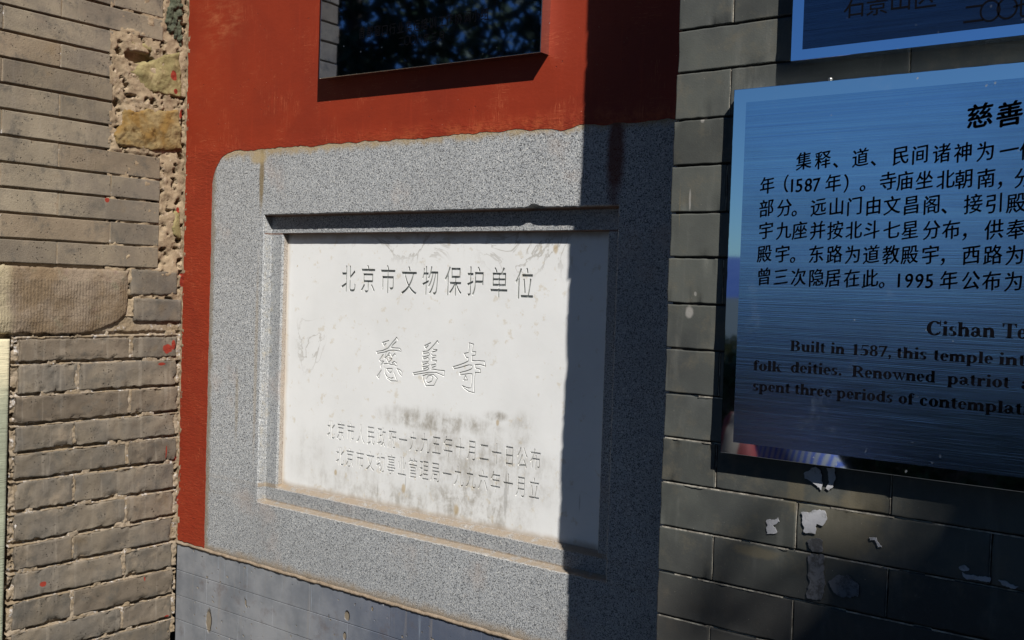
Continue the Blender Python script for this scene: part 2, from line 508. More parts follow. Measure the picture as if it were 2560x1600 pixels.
def granite(name='grey_granite', stains=True):
    M = Mat(name, .72, 0, .35)
    n1 = M.noise(440, 2, .5)
    n2 = M.noise(250, 3, .6, M.vadd(M.P, (4, 2, 8)))
    c = M.mix(M.rng(M.noise(700, 2, .5, M.vadd(M.P, (1, 2, 3))), .4, .6), (.53, .54, .53), (.33, .345, .37))
    c = M.mix(M.rng(n2, .56, .64, 0, .85), c, (.72, .71, .68))
    c = M.mix(M.rng(n1, .54, .60, 0, .90), c, (.055, .057, .062))
    fl = M.math('MULTIPLY', M.rng(M.voro(150), .17, .10), M.rng(M.noise(60, 2), .5, .6))
    c = M.mix(fl, c, (.02, .02, .022))
    pk = M.rng(M.noise(6, 4, .6, M.vadd(M.P, (9, 1, 5))), .56, .72)
    c = M.mix(M.math('MULTIPLY', pk, .35), c, (.52, .40, .33))
    c = M.mix(M.math('MULTIPLY', M.rng(M.noise(4, 5, .6, M.vadd(M.P, (2, 1, 1))), .50, .72), .22), c, (.25, .25, .25))
    sy = M.n('ShaderNodeSeparateXYZ')
    M.l(M.P, sy.inputs[0])
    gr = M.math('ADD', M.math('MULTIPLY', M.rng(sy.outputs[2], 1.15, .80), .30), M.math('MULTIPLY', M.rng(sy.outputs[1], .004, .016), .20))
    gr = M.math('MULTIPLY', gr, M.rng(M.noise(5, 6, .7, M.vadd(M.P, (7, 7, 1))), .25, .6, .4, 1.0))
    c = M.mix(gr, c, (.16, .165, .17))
    c = M.mix(M.math('MULTIPLY', M.rng(M.noise(2.5, 5, .7, M.vadd(M.P, (1, 7, 1))), .45, .7), .22), c, (.20, .20, .20))
    if stains:
        sx = M.n('ShaderNodeSeparateXYZ')
        M.l(M.P, sx.inputs[0])
        w1 = M.math('MULTIPLY', M.noise(30, 5, .7), .05)
        # olive damp edge next to the plaster
        top = M.rng(M.math('ADD', sx.outputs[2], w1), 1.822, 1.842)
        c = M.mix(M.math('MULTIPLY', top, .75), c, lin(172, 148, 106))
        lft = M.rng(M.math('SUBTRACT', sx.outputs[0], M.math('MULTIPLY', M.noise(22, 4, .7), .035)), .122, .108)
        c = M.mix(M.math('MULTIPLY', lft, .7), c, lin(126, 114, 94))
        bot = M.rng(M.math('SUBTRACT', sx.outputs[2], M.math('MULTIPLY', M.noise(16, 5, .7), .05)), .802, .778)
        c = M.mix(M.math('MULTIPLY', bot, .75), c, lin(150, 132, 108))
        for (px, py, a, b, cc, kk) in ((655, 440, .008, .075, lin(128, 108, 68), .8), (648, 395, .03, .014, lin(176, 156, 118), .8), (1540, 380, .018, .09, lin(96, 40, 18), .85),
                                       (640, 900, .006, .22, lin(168, 150, 122), .35), (592, 1010, .006, .08, lin(140, 124, 94), .4)):
            q = front_pt(px, py)
            c = M.mix(M.math('MULTIPLY', M.spot(q, (a, .1, b), .25, 40, .45), kk), c, cc)
        # sand coloured mortar smeared in the corners of the rebate
        for z0 in (.957, .997):
            band = M.math('MULTIPLY', M.rng(sx.outputs[1], -.002, .003), M.rng(M.math('ABSOLUTE', M.math('SUBTRACT', sx.outputs[2], z0)), .007, .003))
            c = M.mix(M.math('MULTIPLY', band, M.rng(M.noise(50, 5, .7), .28, .55, .2, .85)), c, lin(146, 130, 110))
        lb = M.math('MULTIPLY', M.rng(sx.outputs[1], .001, .006), M.rng(sx.outputs[0], .345, .333))
        c = M.mix(M.math('MULTIPLY', lb, M.rng(M.noise(60, 6, .75), .48, .66, 0, .45)), c, lin(176, 166, 144))
        lb2 = M.math('MULTIPLY', M.rng(sx.outputs[1], .026, .030), M.rng(sx.outputs[0], .40, .38))
        c = M.mix(M.math('MULTIPLY', lb2, .45), c, lin(160, 138, 110))
        sof = M.math('MULTIPLY', M.rng(sx.outputs[1], .0, .004), M.math('ADD', M.rng(M.math('ABSOLUTE', M.math('SUBTRACT', sx.outputs[2], 1.6585)), .004, .001), M.rng(M.math('ABSOLUTE', M.math('SUBTRACT', sx.outputs[2], 1.6155)), .0025, .001)))
        c = M.mix(M.math('MULTIPLY', sof, .8), c, lin(104, 66, 40))  # brown bands under the lips: staining plus corner shade put into the colour
    M.bump(M.noise(420, 3, .6), .0012, .8)
    M.bump(M.noise(40, 4, .6), .001, .5)
    return M.col(c)
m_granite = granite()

def marble():
    M = Mat('white_marble', .5, 0, .4)
    c = M.mix(M.rng(M.noise(5, 5, .6), .35, .7), (.86, .86, .845), (.80, .80, .785))
    def P(x, y): return front_pt(x, y, -.04)
    st = M.noise(1.0, 6, .7, M.vscale(M.P, (38, 1, 14)))
    sm = M.noise(30, 6, .72, dist=.5)
    # grime smears over the lower half
    g = None
    for (px, py, a, b, kk) in ((1100, 1055, .15, .022, .8), (1180, 1150, .20, .05, .55), (1010, 1260, .20, .045, .6), (1190, 1270, .12, .05, .75), (1330, 1210, .06, .06, .4),
                               (900, 1220, .16, .05, .35), (1240, 1040, .03, .010, .8), (1010, 1040, .06, .02, .5), (770, 1130, .06, .06, .2), (1300, 1090, .03, .04, .5), (1140, 1250, .08, .05, .6)):
        k = M.math('MULTIPLY', M.spot(P(px, py), (a, .1, b), .4, 18, .6), kk)
        g = k if g is None else M.math('MAXIMUM', g, k)
    g = M.math('MULTIPLY', g, M.math('ADD', .15, M.rng(M.math('ADD', M.math('MULTIPLY', st, .55), M.math('MULTIPLY', sm, .45)), .42, .64)))
    c = M.mix(g, c, lin(148, 140, 126))
    # veins and light stains above
    vn = M.math('ABSOLUTE', M.math('SUBTRACT', M.noise(9, 5, .6, M.vadd(M.P, (3, 0, 1)), 1.2), .5))
    vm = M.math('MULTIPLY', M.rng(vn, .03, .004), M.math('MAXIMUM', M.spot(P(775, 860), (.045, .1, .06), .3, 20, .5), M.math('MAXIMUM', M.spot(P(1020, 610), (.14, .1, .035), .3, 20, .5), M.spot(P(1330, 620), (.12, .1, .05), .3, 20, .5))))
    c = M.mix(M.math('MULTIPLY', vm, .5), c, lin(150, 142, 128))
    c = M.mix(M.math('MULTIPLY', M.rng(M.noise(45, 4, .6), .60, .70), .35), c, lin(196, 178, 140))
    for (px, py, r_) in ((1010, 1222, .006), (840, 1181, .004), (1142, 1275, .007), (1390, 622, .006), (745, 665, .0015), (1245, 1057, .004)):
        c = M.mix(M.math('MULTIPLY', M.spot(P(px, py), (r_, .1, r_ * 1.6), .3, 60, .4), .6), c, lin(176, 146, 84))
    # scratches
    for (px, py, a, b) in ((1265, 1240, .004, .045), (1015, 1205, .0015, .012), (945, 1225, .002, .012), (1450, 1255, .0015, .016)):
        c = M.mix(M.math('MULTIPLY', M.spot(P(px, py), (a, .1, b), .3, 60, .3), .35), c, lin(120, 116, 108))
    spk = M.math('MULTIPLY', M.rng(M.voro(60), .03, .018), M.rng(M.noise(9, 2), .52, .6))
    c = M.mix(spk, c, (.15, .13, .1))
    sx = M.n('ShaderNodeSeparateXYZ')
    M.l(M.P, sx.inputs[0])
    e = M.rng(M.math('SUBTRACT', sx.outputs[0], M.math('MULTIPLY', M.noise(20, 3), .012)), .378, .362)
    c = M.mix(M.math('MULTIPLY', e, .55), c, lin(206, 186, 156))
    e2 = M.rng(M.math('SUBTRACT', sx.outputs[2], M.math('MULTIPLY', M.noise(20, 3), .018)), 1.008, .990)
    c = M.mix(M.math('MULTIPLY', e2, .8), c, lin(176, 158, 136))
    e3 = M.rng(M.math('ADD', sx.outputs[2], M.math('MULTIPLY', M.noise(20, 3), .02)), 1.607, 1.625)
    c = M.mix(M.math('MULTIPLY', e3, .6), c, lin(150, 122, 84))
    # grey-green deep in the cut letters: groove shade put into the colour
    dp = M.rng(sx.outputs[1], .0389, .0402)
    rowup = M.rng(sx.outputs[2], 1.42, 1.44)
    c = M.mix(M.math('MULTIPLY', M.math('MULTIPLY', dp, M.math('ADD', .18, M.math('MULTIPLY', M.math('MAXIMUM', M.math('MULTIPLY', M.rng(sx.outputs[2], 1.255, 1.262), .75), M.math('MULTIPLY', rowup, .62)), .70))), M.rng(M.noise(50, 3), .2, .5)), c, lin(96, 104, 100))
    M.bump(M.noise(25, 4, .6), .0008, .5)
    M.bump(M.noise(500, 2, .6), .0002, .5)
    return M.col(c)
m_marble = marble()

def base_mat():
    M = Mat('polished_grey_brick', .45, 0, .45)
    c = M.mix(M.rng(M.noise(5, 5, .65), .36, .64), lin(142, 144, 148), lin(112, 116, 122))
    sx = M.n('ShaderNodeSeparateXYZ')
    M.l(M.P, sx.inputs[0])
    blue = M.rng(M.math('ADD', sx.outputs[0], M.math('MULTIPLY', M.noise(7, 4), .35)), .55, 1.10)
    c = M.mix(M.math('MULTIPLY', blue, .62), c, lin(60, 72, 98))
    st = M.noise(1.0, 5, .65, M.vscale(M.P, (45, 1, 2.5)))
    c = M.mix(M.rng(st, .55, .72, 0, .5), c, lin(142, 134, 126))
    c = M.mix(M.rng(M.noise(1, 5, .6, M.vscale(M.vadd(M.P, (3, 0, 0)), (60, 1, 6))), .60, .74, 0, .55), c, lin(160, 172, 186))
    c = M.mix(M.rng(M.noise(12, 5, .7, M.vadd(M.P, (2, 2, 5))), .55, .7, 0, .5), c, lin(94, 82, 80))
    pm = M.math('MULTIPLY', M.rng(M.voro(48, M.vadd(M.P, M.vscale(M.noisec(60), (.02, .02, .02)))), .15, .09), M.rng(M.noise(9, 2), .44, .54))
    c = M.mix(M.math('MULTIPLY', pm, .7), c, lin(158, 146, 126))
    p2 = M.rng(M.noise(160, 4, .7), .68, .76)
    c = M.mix(p2, c, lin(150, 132, 106))
    big = None
    for (px, py, a, b) in ((522, 1552, .011, .028), (867, 1540, .008, .011), (862, 1590, .005, .009), (517, 1443, .003, .003), (930, 1522, .003, .005), (614, 1507, .003, .008)):
        k = M.spot(front_pt(px, py), (a, .1, b), .25, 60, .2)
        big = k if big is None else M.math('MAXIMUM', big, k)
    c = M.mix(M.math('MULTIPLY', big, .9), c, M.mix(M.noise(90, 5, .7), lin(160, 146, 124), lin(96, 86, 72)))
    M.bump(M.noise(8, 4, .6), .002, .5)
    M.bump(M.math('SUBTRACT', 1.0, M.math('MAXIMUM', pm, big)), .004, 1.0)
    M.bump(M.noise(400, 3, .6), .0003, .6)
    return M.col(c)
m_base = base_mat()

def tile_mat():
    M = Mat('dark_grey_facing_tile', .7, 0, .35)
    c = M.mix(M.rng(M.noise(6, 5, .6), .36, .66), lin(83, 85, 80), lin(69, 71, 69))
    r = M.rand()
    x = M.n('ShaderNodeCombineColor')
    sh = M.math('ADD', .80, M.math('MULTIPLY', r, .38))
    for i in range(3): M.l(sh, x.inputs[i])
    c = M.mix(1.0, c, x.outputs[0], 'MULTIPLY')
    c = M.mix(M.math('MULTIPLY', M.rng(M.noise(20, 5, .7, M.vadd(M.P, (1, 7, 2))), .5, .72), .5), c, lin(104, 98, 84))
    c = M.mix(M.rng(M.noise(1, 4, .6, M.vscale(M.P, (35, 1, 6))), .56, .74, 0, .35), c, lin(112, 112, 106))
    sx = M.n('ShaderNodeSeparateXYZ')
    M.l(M.P, sx.inputs[0])
    # lower courses darkened: shade on them put into the tile colour
    low = M.rng(M.math('SUBTRACT', sx.outputs[2], M.math('MULTIPLY', M.noise(8, 3), .12)), 1.10, .96)
    c = M.mix(M.math('MULTIPLY', low, .55), c, lin(54, 50, 50))
    spk = M.math('MULTIPLY', M.rng(M.voro(110), .055, .03), M.rng(M.noise(30, 2), .5, .6))
    c = M.mix(M.math('MULTIPLY', spk, .8), c, lin(176, 172, 160))
    c = M.mix(M.rng(M.noise(260, 3, .7), .64, .76, 0, .4), c, lin(120, 116, 104))
    for (px, py, a, b, kk) in ((1757, 302, .003, .003, .45), (1723, 780, .006, .008, .6), (1738, 735, .002, .003, .5), (1725, 500, .0015, .014, .5), (1890, 1380, .03, .008, .4), (2160, 1255, .03, .02, .35), (1990, 1225, .012, .03, .35), (2100, 1320, .05, .04, .3), (1700, 520, .001, .03, .35)):
        q = front_pt(px, py, .28)
        c = M.mix(M.math('MULTIPLY', M.spot(q, (a, .1, b), .35, 70, .35), kk), c, lin(176, 172, 166) if kk > .4 else lin(124, 112, 86))
    M.bump(M.noise(18, 4, .6), .0012, .5)
    M.bump(M.noise(500, 3, .6), .0003, .8)
    return M.col(c)
m_tile = tile_mat()
mm = Mat('dark_joint', .95, 0, .1)
m_joint = mm.col(mm.mix(mm.noise(60, 4), (.035, .032, .028), (.06, .055, .048)))
mm = Mat('grey_joint_mortar', .95, 0, .1)
mm.bump(mm.noise(120, 5, .7), .002, .8)
m_lip = mm.col(mm.mix(mm.rng(mm.noise(60, 4), .4, .6), (.46, .43, .36), (.22, .20, .17)))

def metal(name, colr, rough, streak=0.0, dirt=0.0, spots=()):
    M = Mat(name, rough, 1.0, .5)
    c = colr
    if streak:
        a = M.noise(1, 5, .7, M.vscale(M.P, (1.6, 1, 800)))
        b = M.noise(1, 5, .65, M.vscale(M.P, (1.1, 1, 130)))
        d = M.noise(4, 4, .6, M.vscale(M.P, (.7, 1, 2.2)))
        c = M.mix(M.rng(a, .35, .65, 0, .38), c, tuple(k * .72 for k in colr))
        c = M.mix(M.rng(b, .4, .65, 0, .4), c, tuple(min(1, k * 1.25) for k in colr))
        c = M.mix(M.rng(d, .42, .68, 0, .30), c, tuple(k * .62 for k in colr))
        M.bump(a, .00035 * streak, 1.0)
        M.l(M.rng(d, .3, .7, rough * .85, rough * 1.2), M.b.inputs['Roughness'])
    if dirt:
        s_ = M.math('MULTIPLY', M.rng(M.voro(46, M.vadd(M.P, M.vscale(M.noisec(30), (.02, .02, .03)))), .10, .04), M.rng(M.noise(8, 2), .5, .6))
        s2 = M.rng(M.noise(14, 6, .75, M.vscale(M.P, (1, 1, .5))), .60, .78, 0, .35 * dirt)
        M.l(M.math('SUBTRACT', 1.0, M.math('MAXIMUM', M.math('MULTIPLY', s_, .5), s2)), M.b.inputs['Metallic'])
        c = M.mix(M.math('MULTIPLY', s_, .6), c, (.10, .10, .10))
    if not streak: M.bump(M.noise(5, 3, .5), .0010, .12)
    return M.col(c)
m_steel_a = metal('dark_polished_steel', (.33, .40, .56), .03, 0, .05)
m_steel_side = metal('folded_steel_edge', (.62, .60, .58), .16, 0, .6)
m_border_b = metal('polished_steel_border', (.88, .95, 1.0), .03, 0, .12)
m_panel_b = metal('brushed_steel_panel', (.55, .70, .90), .14, .30, .2)
m_border_c = metal('polished_blue_border', (.60, .76, 1.0), .03, 0, .12)
m_panel_c = metal('brushed_dark_panel', (.09, .125, .20), .22, .8, .5)
mm = Mat('black_lettering', .9, 0, .05)
m_ink = mm.col((.004, .004, .006))

# ---------------------------------------------------------------- lettering
ALL = "北京市文物保护单位人民政府一九五年十月二日公布事业管理局六立首都窗口行奥运培训工作协调小组〇八三石景山区七慈善寺集释、道间诸神为体（1587）9。庙坐朝南，分部远门由昌阁接引殿宇座并按斗星供奉东路教西曾次隐居在此"
ALL = ''.join(sorted(set(ALL)))
GLY = {}
def load_glyphs():
    obs = []
    for ch in ALL:
        cu = bpy.data.curves.new('glyph', 'FONT')
        cu.body = ch
        o = bpy.data.objects.new('glyph', cu)
        COL.objects.link(o)
        obs.append(o)
    for o in bpy.context.view_layer.objects: o.select_set(False)
    for o in obs: o.select_set(True)
    bpy.context.view_layer.objects.active = obs[0]
    bpy.ops.object.convert(target='CURVE')
    for ch, o in zip(ALL, obs):
        polys = []
        for s in o.data.splines:
            bp = s.bezier_points
            n = len(bp)
            pts = []
            for i in range(n):
                a, b = bp[i], bp[(i + 1) % n]
                p0, p1, p2, p3 = a.co, a.handle_right, b.co, b.handle_left
                p2, p3 = b.handle_left, b.co
                d = (p3 - p0).length
                dev = abs((p1 - p0).cross(p3 - p0).length) + abs((p2 - p0).cross(p3 - p0).length)
                k = 1 if dev < 1e-4 else (3 if d < .3 else 6)
                for j in range(k):
                    t = j / k
                    q = p0 * (1 - t) ** 3 + p1 * 3 * t * (1 - t) ** 2 + p2 * 3 * t * t * (1 - t) + p3 * t ** 3
                    pts.append((q.x, q.y))
            cl = []
            for p in pts:
                if not cl or hypot(p[0] - cl[-1][0], p[1] - cl[-1][1]) > .003: cl.append(p)
            if len(cl) > 2: polys.append(cl)
        GLY[ch] = polys
        cu = o.data
        bpy.data.objects.remove(o)
        bpy.data.curves.remove(cu)
load_glyphs()
def placed(ch, cx, cz, wd, ht, shear=0.0, slim=0.0):
    """outline of one character centred on (cx, cz); em box is wd x ht"""
    out = []
    for pl in GLY[ch]:
        out.append([(cx + (x - .5) * wd, cz + (y - .38) * ht + (x - .5) * shear * ht) for x, y in pl])
    return out
def sarea(p):
    return sum(p[i][0] * p[(i + 1) % len(p)][1] - p[(i + 1) % len(p)][0] * p[i][1] for i in range(len(p))) / 2
def tarea(flat, tris):
    t = 0
    for a, b, c in tris:
        A, B, C_ = flat[a], flat[b], flat[c]
        t += abs((B[0] - A[0]) * (C_[1] - A[1]) - (B[1] - A[1]) * (C_[0] - A[0])) / 2
    return t
def safe_fill(polys):
    want = abs(sum(sarea(p) for p in polys))
    best = None
    R_ = random.Random(1)
    for k in range(8):
        if k == 0: q = polys
        else:
            e = sqrt(abs(want)) * .004 * k
            q = [[(x + R_.uniform(-e, e), z + R_.uniform(-e, e)) for x, z in p] for p in polys]
        r = fill(q)
        err = abs(tarea(*r) - want) / want
        if best is None or err < best[0]: best = (err, r)
        if err < .04: break
    return best[1]
def fill(polys):
    """fill outlines (inner outlines are holes)"""
    cu = bpy.data.curves.new('fill', 'CURVE')
    cu.dimensions = '2D'
    cu.fill_mode = 'FRONT'
    K = 100.0
    ox, oz = polys[0][0]
    for p in polys:
        sp = cu.splines.new('POLY')
        sp.points.add(len(p) - 1)
        sp.points.foreach_set('co', [k for x, z in p for k in ((x - ox) * K, (z - oz) * K, 0, 1)])
        sp.use_cyclic_u = True
    o = bpy.data.objects.new('fill', cu)
    me = o.to_mesh()
    flat = [(v.co.x / K + ox, v.co.y / K + oz) for v in me.vertices]
    tris = []
    for q in me.polygons:
        ix = list(q.vertices)
        for i in range(1, len(ix) - 1): tris.append((ix[0], ix[i], ix[i + 1]))
    o.to_mesh_clear()
    bpy.data.objects.remove(o)
    bpy.data.curves.remove(cu)
    return flat, tris
def flat_letters(name, groups, p, mat, parent, thick=.0004):
    """groups: list of polygon sets, each filled on its own, joined in one part of flat print"""
    vv, fs = [], []
    for polys in groups:
        flat, tris = safe_fill(polys)
        k = len(vv)
        vv += [(x, -(p + thick), z) for x, z in flat]
        for a, b, c in tris:
            A, B, C_ = flat[a], flat[b], flat[c]
            cr = (B[0] - A[0]) * (C_[1] - A[1]) - (B[1] - A[1]) * (C_[0] - A[0])
            fs.append((k + a, k + b, k + c) if cr > 0 else (k + a, k + c, k + b))
    return mesh(name, vv, fs, mat, parent)

# bold roman letters, drawn as strokes on an em where the x height is .46 and capitals .68
def rect(x0, y0, x1, y1):
    if y1 - y0 < .04: y0, y1 = y0 - .006, y1 + .009
    elif x1 - x0 > .1: x0, x1 = x0 - .012, x1 + .012
    return [[(x0, y0), (x1, y0), (x1, y1), (x0, y1)]]
def ring(cx, cy, rx, ry, t, s, a0=0, a1=360, n=22):
    """ring thick t at the sides, s at top and bottom"""
    full = a1 - a0 >= 360
    t, s = t * 1.12, s * 1.35
    A = [radians(a0 + (a1 - a0) * i / n) for i in range(n if full else n + 1)]
    o = [(cx + rx * cos(a), cy + ry * sin(a)) for a in A]
    i_ = [(cx + (rx - t) * cos(a), cy + (ry - s) * sin(a)) for a in A]
    if full: return [o, i_[::-1]]
    return [o + i_[::-1]]
def disc(cx, cy, r, n=12): return [[(cx + r * cos(2 * pi * i / n), cy + r * sin(2 * pi * i / n)) for i in range(n)]]
def quad(*p): return [list(p)]
T, S_ = .14, .035
def serif_foot(x, w=.14): return rect(x - .05, 0, x + w + .05, .03)
def ledge(x, y): return quad((x - .06, y - .03), (x + .03, y - .07), (x + .03, y), (x - .06, y - .005))
LAT = {
 'C': (.72, [ring(.39, .34, .35, .355, .17, .05, 42, 318), quad((.62, .70), (.66, .70), (.66, .46), (.62, .46)), quad((.58, .16), (.60, .10), (.68, .16), (.64, .2))]),
 'i': (.28, [rect(.07, 0, .21, .45), serif_foot(.07), ledge(.08, .46), disc(.14, .62, .08)]),
 's': (.39, [ring(.19, .345, .155, .125, .13, .035, 40, 270), ring(.19, .12, .165, .13, .13, .035, -140, 90), rect(.31, .32, .335, .47), rect(.03, 0, .055, .15)]),
 'h': (.56, [rect(.06, 0, .20, .67), serif_foot(.06), ledge(.07, .68), ring(.31, .30, .18, .17, .14, .07, 0, 160), rect(.35, 0, .49, .31), serif_foot(.35)]),
 'a': (.50, [rect(.27, .06, .40, .33), ring(.22, .33, .18, .14, .13, .045, 0, 150), disc(.10, .36, .055), ring(.19, .13, .165, .14, .12, .04, 30, 330), ring(.44, .09, .06, .09, .03, .05, 180, 330)]),
 'n': (.56, [rect(.06, 0, .20, .45), serif_foot(.06), ledge(.07, .46), ring(.31, .30, .18, .17, .14, .07, 0, 160), rect(.35, 0, .49, .31), serif_foot(.35)]),
 'T': (.67, [rect(.26, 0, .42, .66), rect(.18, 0, .50, .035), rect(.03, .64, .65, .68), quad((.03, .66), (.03, .49), (.06, .49), (.12, .64)), quad((.65, .66), (.65, .49), (.62, .49), (.56, .64))]),
 'e': (.44, [ring(.22, .23, .20, .24, .13, .035, 20, 318), ring(.22, .23, .20, .24, .11, .035, -2, 24), rect(.10, .23, .41, .265)]),
 'm': (.83, [rect(.06, 0, .20, .45), serif_foot(.06), ledge(.07, .46), ring(.30, .30, .17, .17, .14, .07, 0, 160), rect(.33, 0, .47, .31), serif_foot(.33), ring(.58, .30, .17, .17, .14, .07, 0, 160), rect(.61, 0, .75, .31), serif_foot(.61)]),
 'p': (.56, [rect(.06, -.20, .20, .45), rect(.01, -.20, .26, -.17), ledge(.07, .46), ring(.28, .225, .235, .245, .14, .045, -140, 140)]),
 'l': (.28, [rect(.07, 0, .21, .67), serif_foot(.07), ledge(.08, .68)]),
 'B': (.67, [rect(.10, 0, .25, .68), rect(.03, 0, .36, .035), rect(.03, .645, .36, .68), ring(.33, .505, .25, .175, .15, .04, -90, 90), ring(.34, .18, .29, .18, .16, .04, -90, 90), rect(.2, .325, .36, .36)]),
 'u': (.56, [rect(.07, .12, .21, .45), ledge(.08, .46), ring(.24, .14, .17, .15, .14, .06, 180, 330), rect(.35, .0, .49, .45), ledge(.36, .46), rect(.40, 0, .54, .035)]),
 't': (.34, [rect(.09, .10, .22, .57), quad((.09, .46), (.22, .46), (.22, .62), (.20, .62), (.13, .52)), rect(.02, .42, .32, .455), ring(.21, .10, .12, .11, .11, .045, 180, 330)]),
 'o': (.50, [ring(.25, .23, .225, .245, .14, .035)]),
 'f': (.34, [rect(.08, 0, .22, .56), serif_foot(.08), rect(.01, .42, .32, .455), ring(.22, .54, .14, .145, .13, .035, 60, 180), disc(.31, .60, .055)]),
 'k': (.56, [rect(.06, 0, .20, .67), serif_foot(.06), ledge(.07, .68), quad((.20, .20), (.20, .15), (.47, .44), (.42, .44)), quad((.24, .26), (.36, .33), (.52, .0), (.36, .0)), rect(.32, .425, .54, .455), rect(.31, 0, .56, .03)]),
 'd': (.56, [rect(.35, 0, .49, .67), ledge(.36, .68), rect(.40, 0, .54, .035), ring(.27, .225, .235, .245, .14, .045, 40, 320)]),
 'R': (.72, [rect(.10, 0, .25, .68), rect(.03, 0, .33, .035), rect(.03, .645, .36, .68), ring(.34, .50, .27, .18, .15, .04, -90, 90), rect(.2, .32, .36, .355), quad((.30, .34), (.45, .34), (.71, .0), (.54, .0)), rect(.54, 0, .72, .03)]),
 'w': (.72, [quad((.04, .45), (.18, .45), (.31, .0), (.25, .0)), quad((.27, .0), (.31, .0), (.41, .36), (.37, .42)), quad((.31, .45), (.45, .45), (.55, .0), (.50, .0)), quad((.51, .0), (.55, .0), (.68, .45), (.63, .45)), rect(.0, .425, .23, .455), rect(.27, .425, .48, .455), rect(.57, .425, .72, .455)]),
 'r': (.42, [rect(.06, 0, .20, .45), serif_foot(.06), ledge(.07, .46), ring(.33, .28, .16, .19, .06, .06, 80, 175), disc(.34, .39, .07)]),
 'c': (.44, [ring(.23, .23, .205, .245, .14, .035, 48, 318), disc(.33, .37, .06)]),
 'g': (.50, [ring(.23, .30, .18, .17, .11, .04), ring(.25, -.07, .22, .12, .07, .05), rect(.08, .02, .36, .09), rect(.36, .38, .48, .43)]),
 '1': (.50, [rect(.19, 0, .33, .68), rect(.10, 0, .42, .03), quad((.08, .60), (.33, .69), (.33, .62), (.19, .58))]),
 '5': (.50, [rect(.12, .58, .45, .67), quad((.12, .60), (.16, .66), (.10, .36), (.06, .36)), ring(.21, .21, .25, .22, .15, .06, -110, 110), disc(.08, .06, .055)]),
 '8': (.50, [ring(.25, .51, .19, .175, .11, .035), ring(.25, .18, .22, .19, .125, .035)]),
 '7': (.50, [rect(.04, .58, .47, .67), quad((.35, .62), (.47, .62), (.24, .0), (.13, .0)), rect(.04, .5, .065, .62)]),
 ',': (.25, [disc(.12, .07, .075), quad((.12, .06), (.195, .08), (.14, -.10), (.05, -.15))]),
 '.': (.25, [disc(.12, .075, .08)]),
}
def latin(word, x0, x1, z0, z1, size):
    """word fitted between x0..x1, baseline z0..z1, em height size"""
    adv = sum(LAT[c][0] for c in word)
    k = (x1 - x0) / adv
    out = []
    x = 0
    for c in word:
        wd, parts = LAT[c]
        for pset in parts:
            g = []
            for pl in pset:
                g.append([(x0 + (x + px) * k, z0 + (z1 - z0) * (x + px) / adv + py * size) for px, py in pl])
            out.append(g)
        x += wd
    return out

# ================================================================ THE SETTING
mm = Mat('paving_stone', .85, 0, .3)
bt = mm.n('ShaderNodeTexBrick')
mm.l(mm.P, bt.inputs['Vector'])
bt.inputs['Scale'].default_value = 1.6
bt.inputs['Color1'].default_value = (.036, .037, .040, 1)
bt.inputs['Color2'].default_value = (.028, .030, .034, 1)
bt.inputs['Mortar'].default_value = (.015, .015, .016, 1)
bt.inputs['Mortar Size'].default_value = .01
mm.bump(mm.noise(30, 6), .004, .6)
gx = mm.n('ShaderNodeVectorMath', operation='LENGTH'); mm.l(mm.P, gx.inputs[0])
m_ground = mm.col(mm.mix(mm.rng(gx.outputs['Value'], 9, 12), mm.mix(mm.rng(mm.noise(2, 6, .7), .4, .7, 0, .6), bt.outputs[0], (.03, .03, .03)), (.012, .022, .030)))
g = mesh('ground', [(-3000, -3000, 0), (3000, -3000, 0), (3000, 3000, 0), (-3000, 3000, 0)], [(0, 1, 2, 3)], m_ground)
tag(g, kind='structure')

mm = Mat('haze_blue_hillside', .95, 0, .1)
m_hill = mm.col(mm.mix(mm.rng(mm.noise(.02, 6, .7), .4, .6), (.016, .038, .13), (.022, .046, .14)))  # distance haze put into the hill colour as blue
def hills():
    vv, fs = [], []
    n = 160
    for i in range(n):
        a = 2 * pi * i / n
        h = 62 + 22 * noise.noise(Vector((cos(a) * 3, sin(a) * 3, 1))) + 7 * noise.noise(Vector((cos(a) * 14, sin(a) * 14, 4)))
        for rr, hh in ((1150, 0), (1300, h * .6), (1450, h), (1700, h * .7), (2000, 0)):
            vv.append((rr * cos(a), rr * sin(a), hh))
    for i in range(n):
        for k in range(4):
            a, b = i * 5 + k, ((i + 1) % n) * 5 + k
            fs.append((a, a + 1, b + 1, b))
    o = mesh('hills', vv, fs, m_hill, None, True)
    tag(o, kind='structure')
hills()

# ================================================================ LEFT: OLD GREY BRICK WALL (its face is x = 0)
LW = tag(empty('brick_wall', (-.15, -.3, 0)), 'old brown-grey brick wall on the left with patched rubble corner and worn lower courses', 'wall')
Lend = -.588
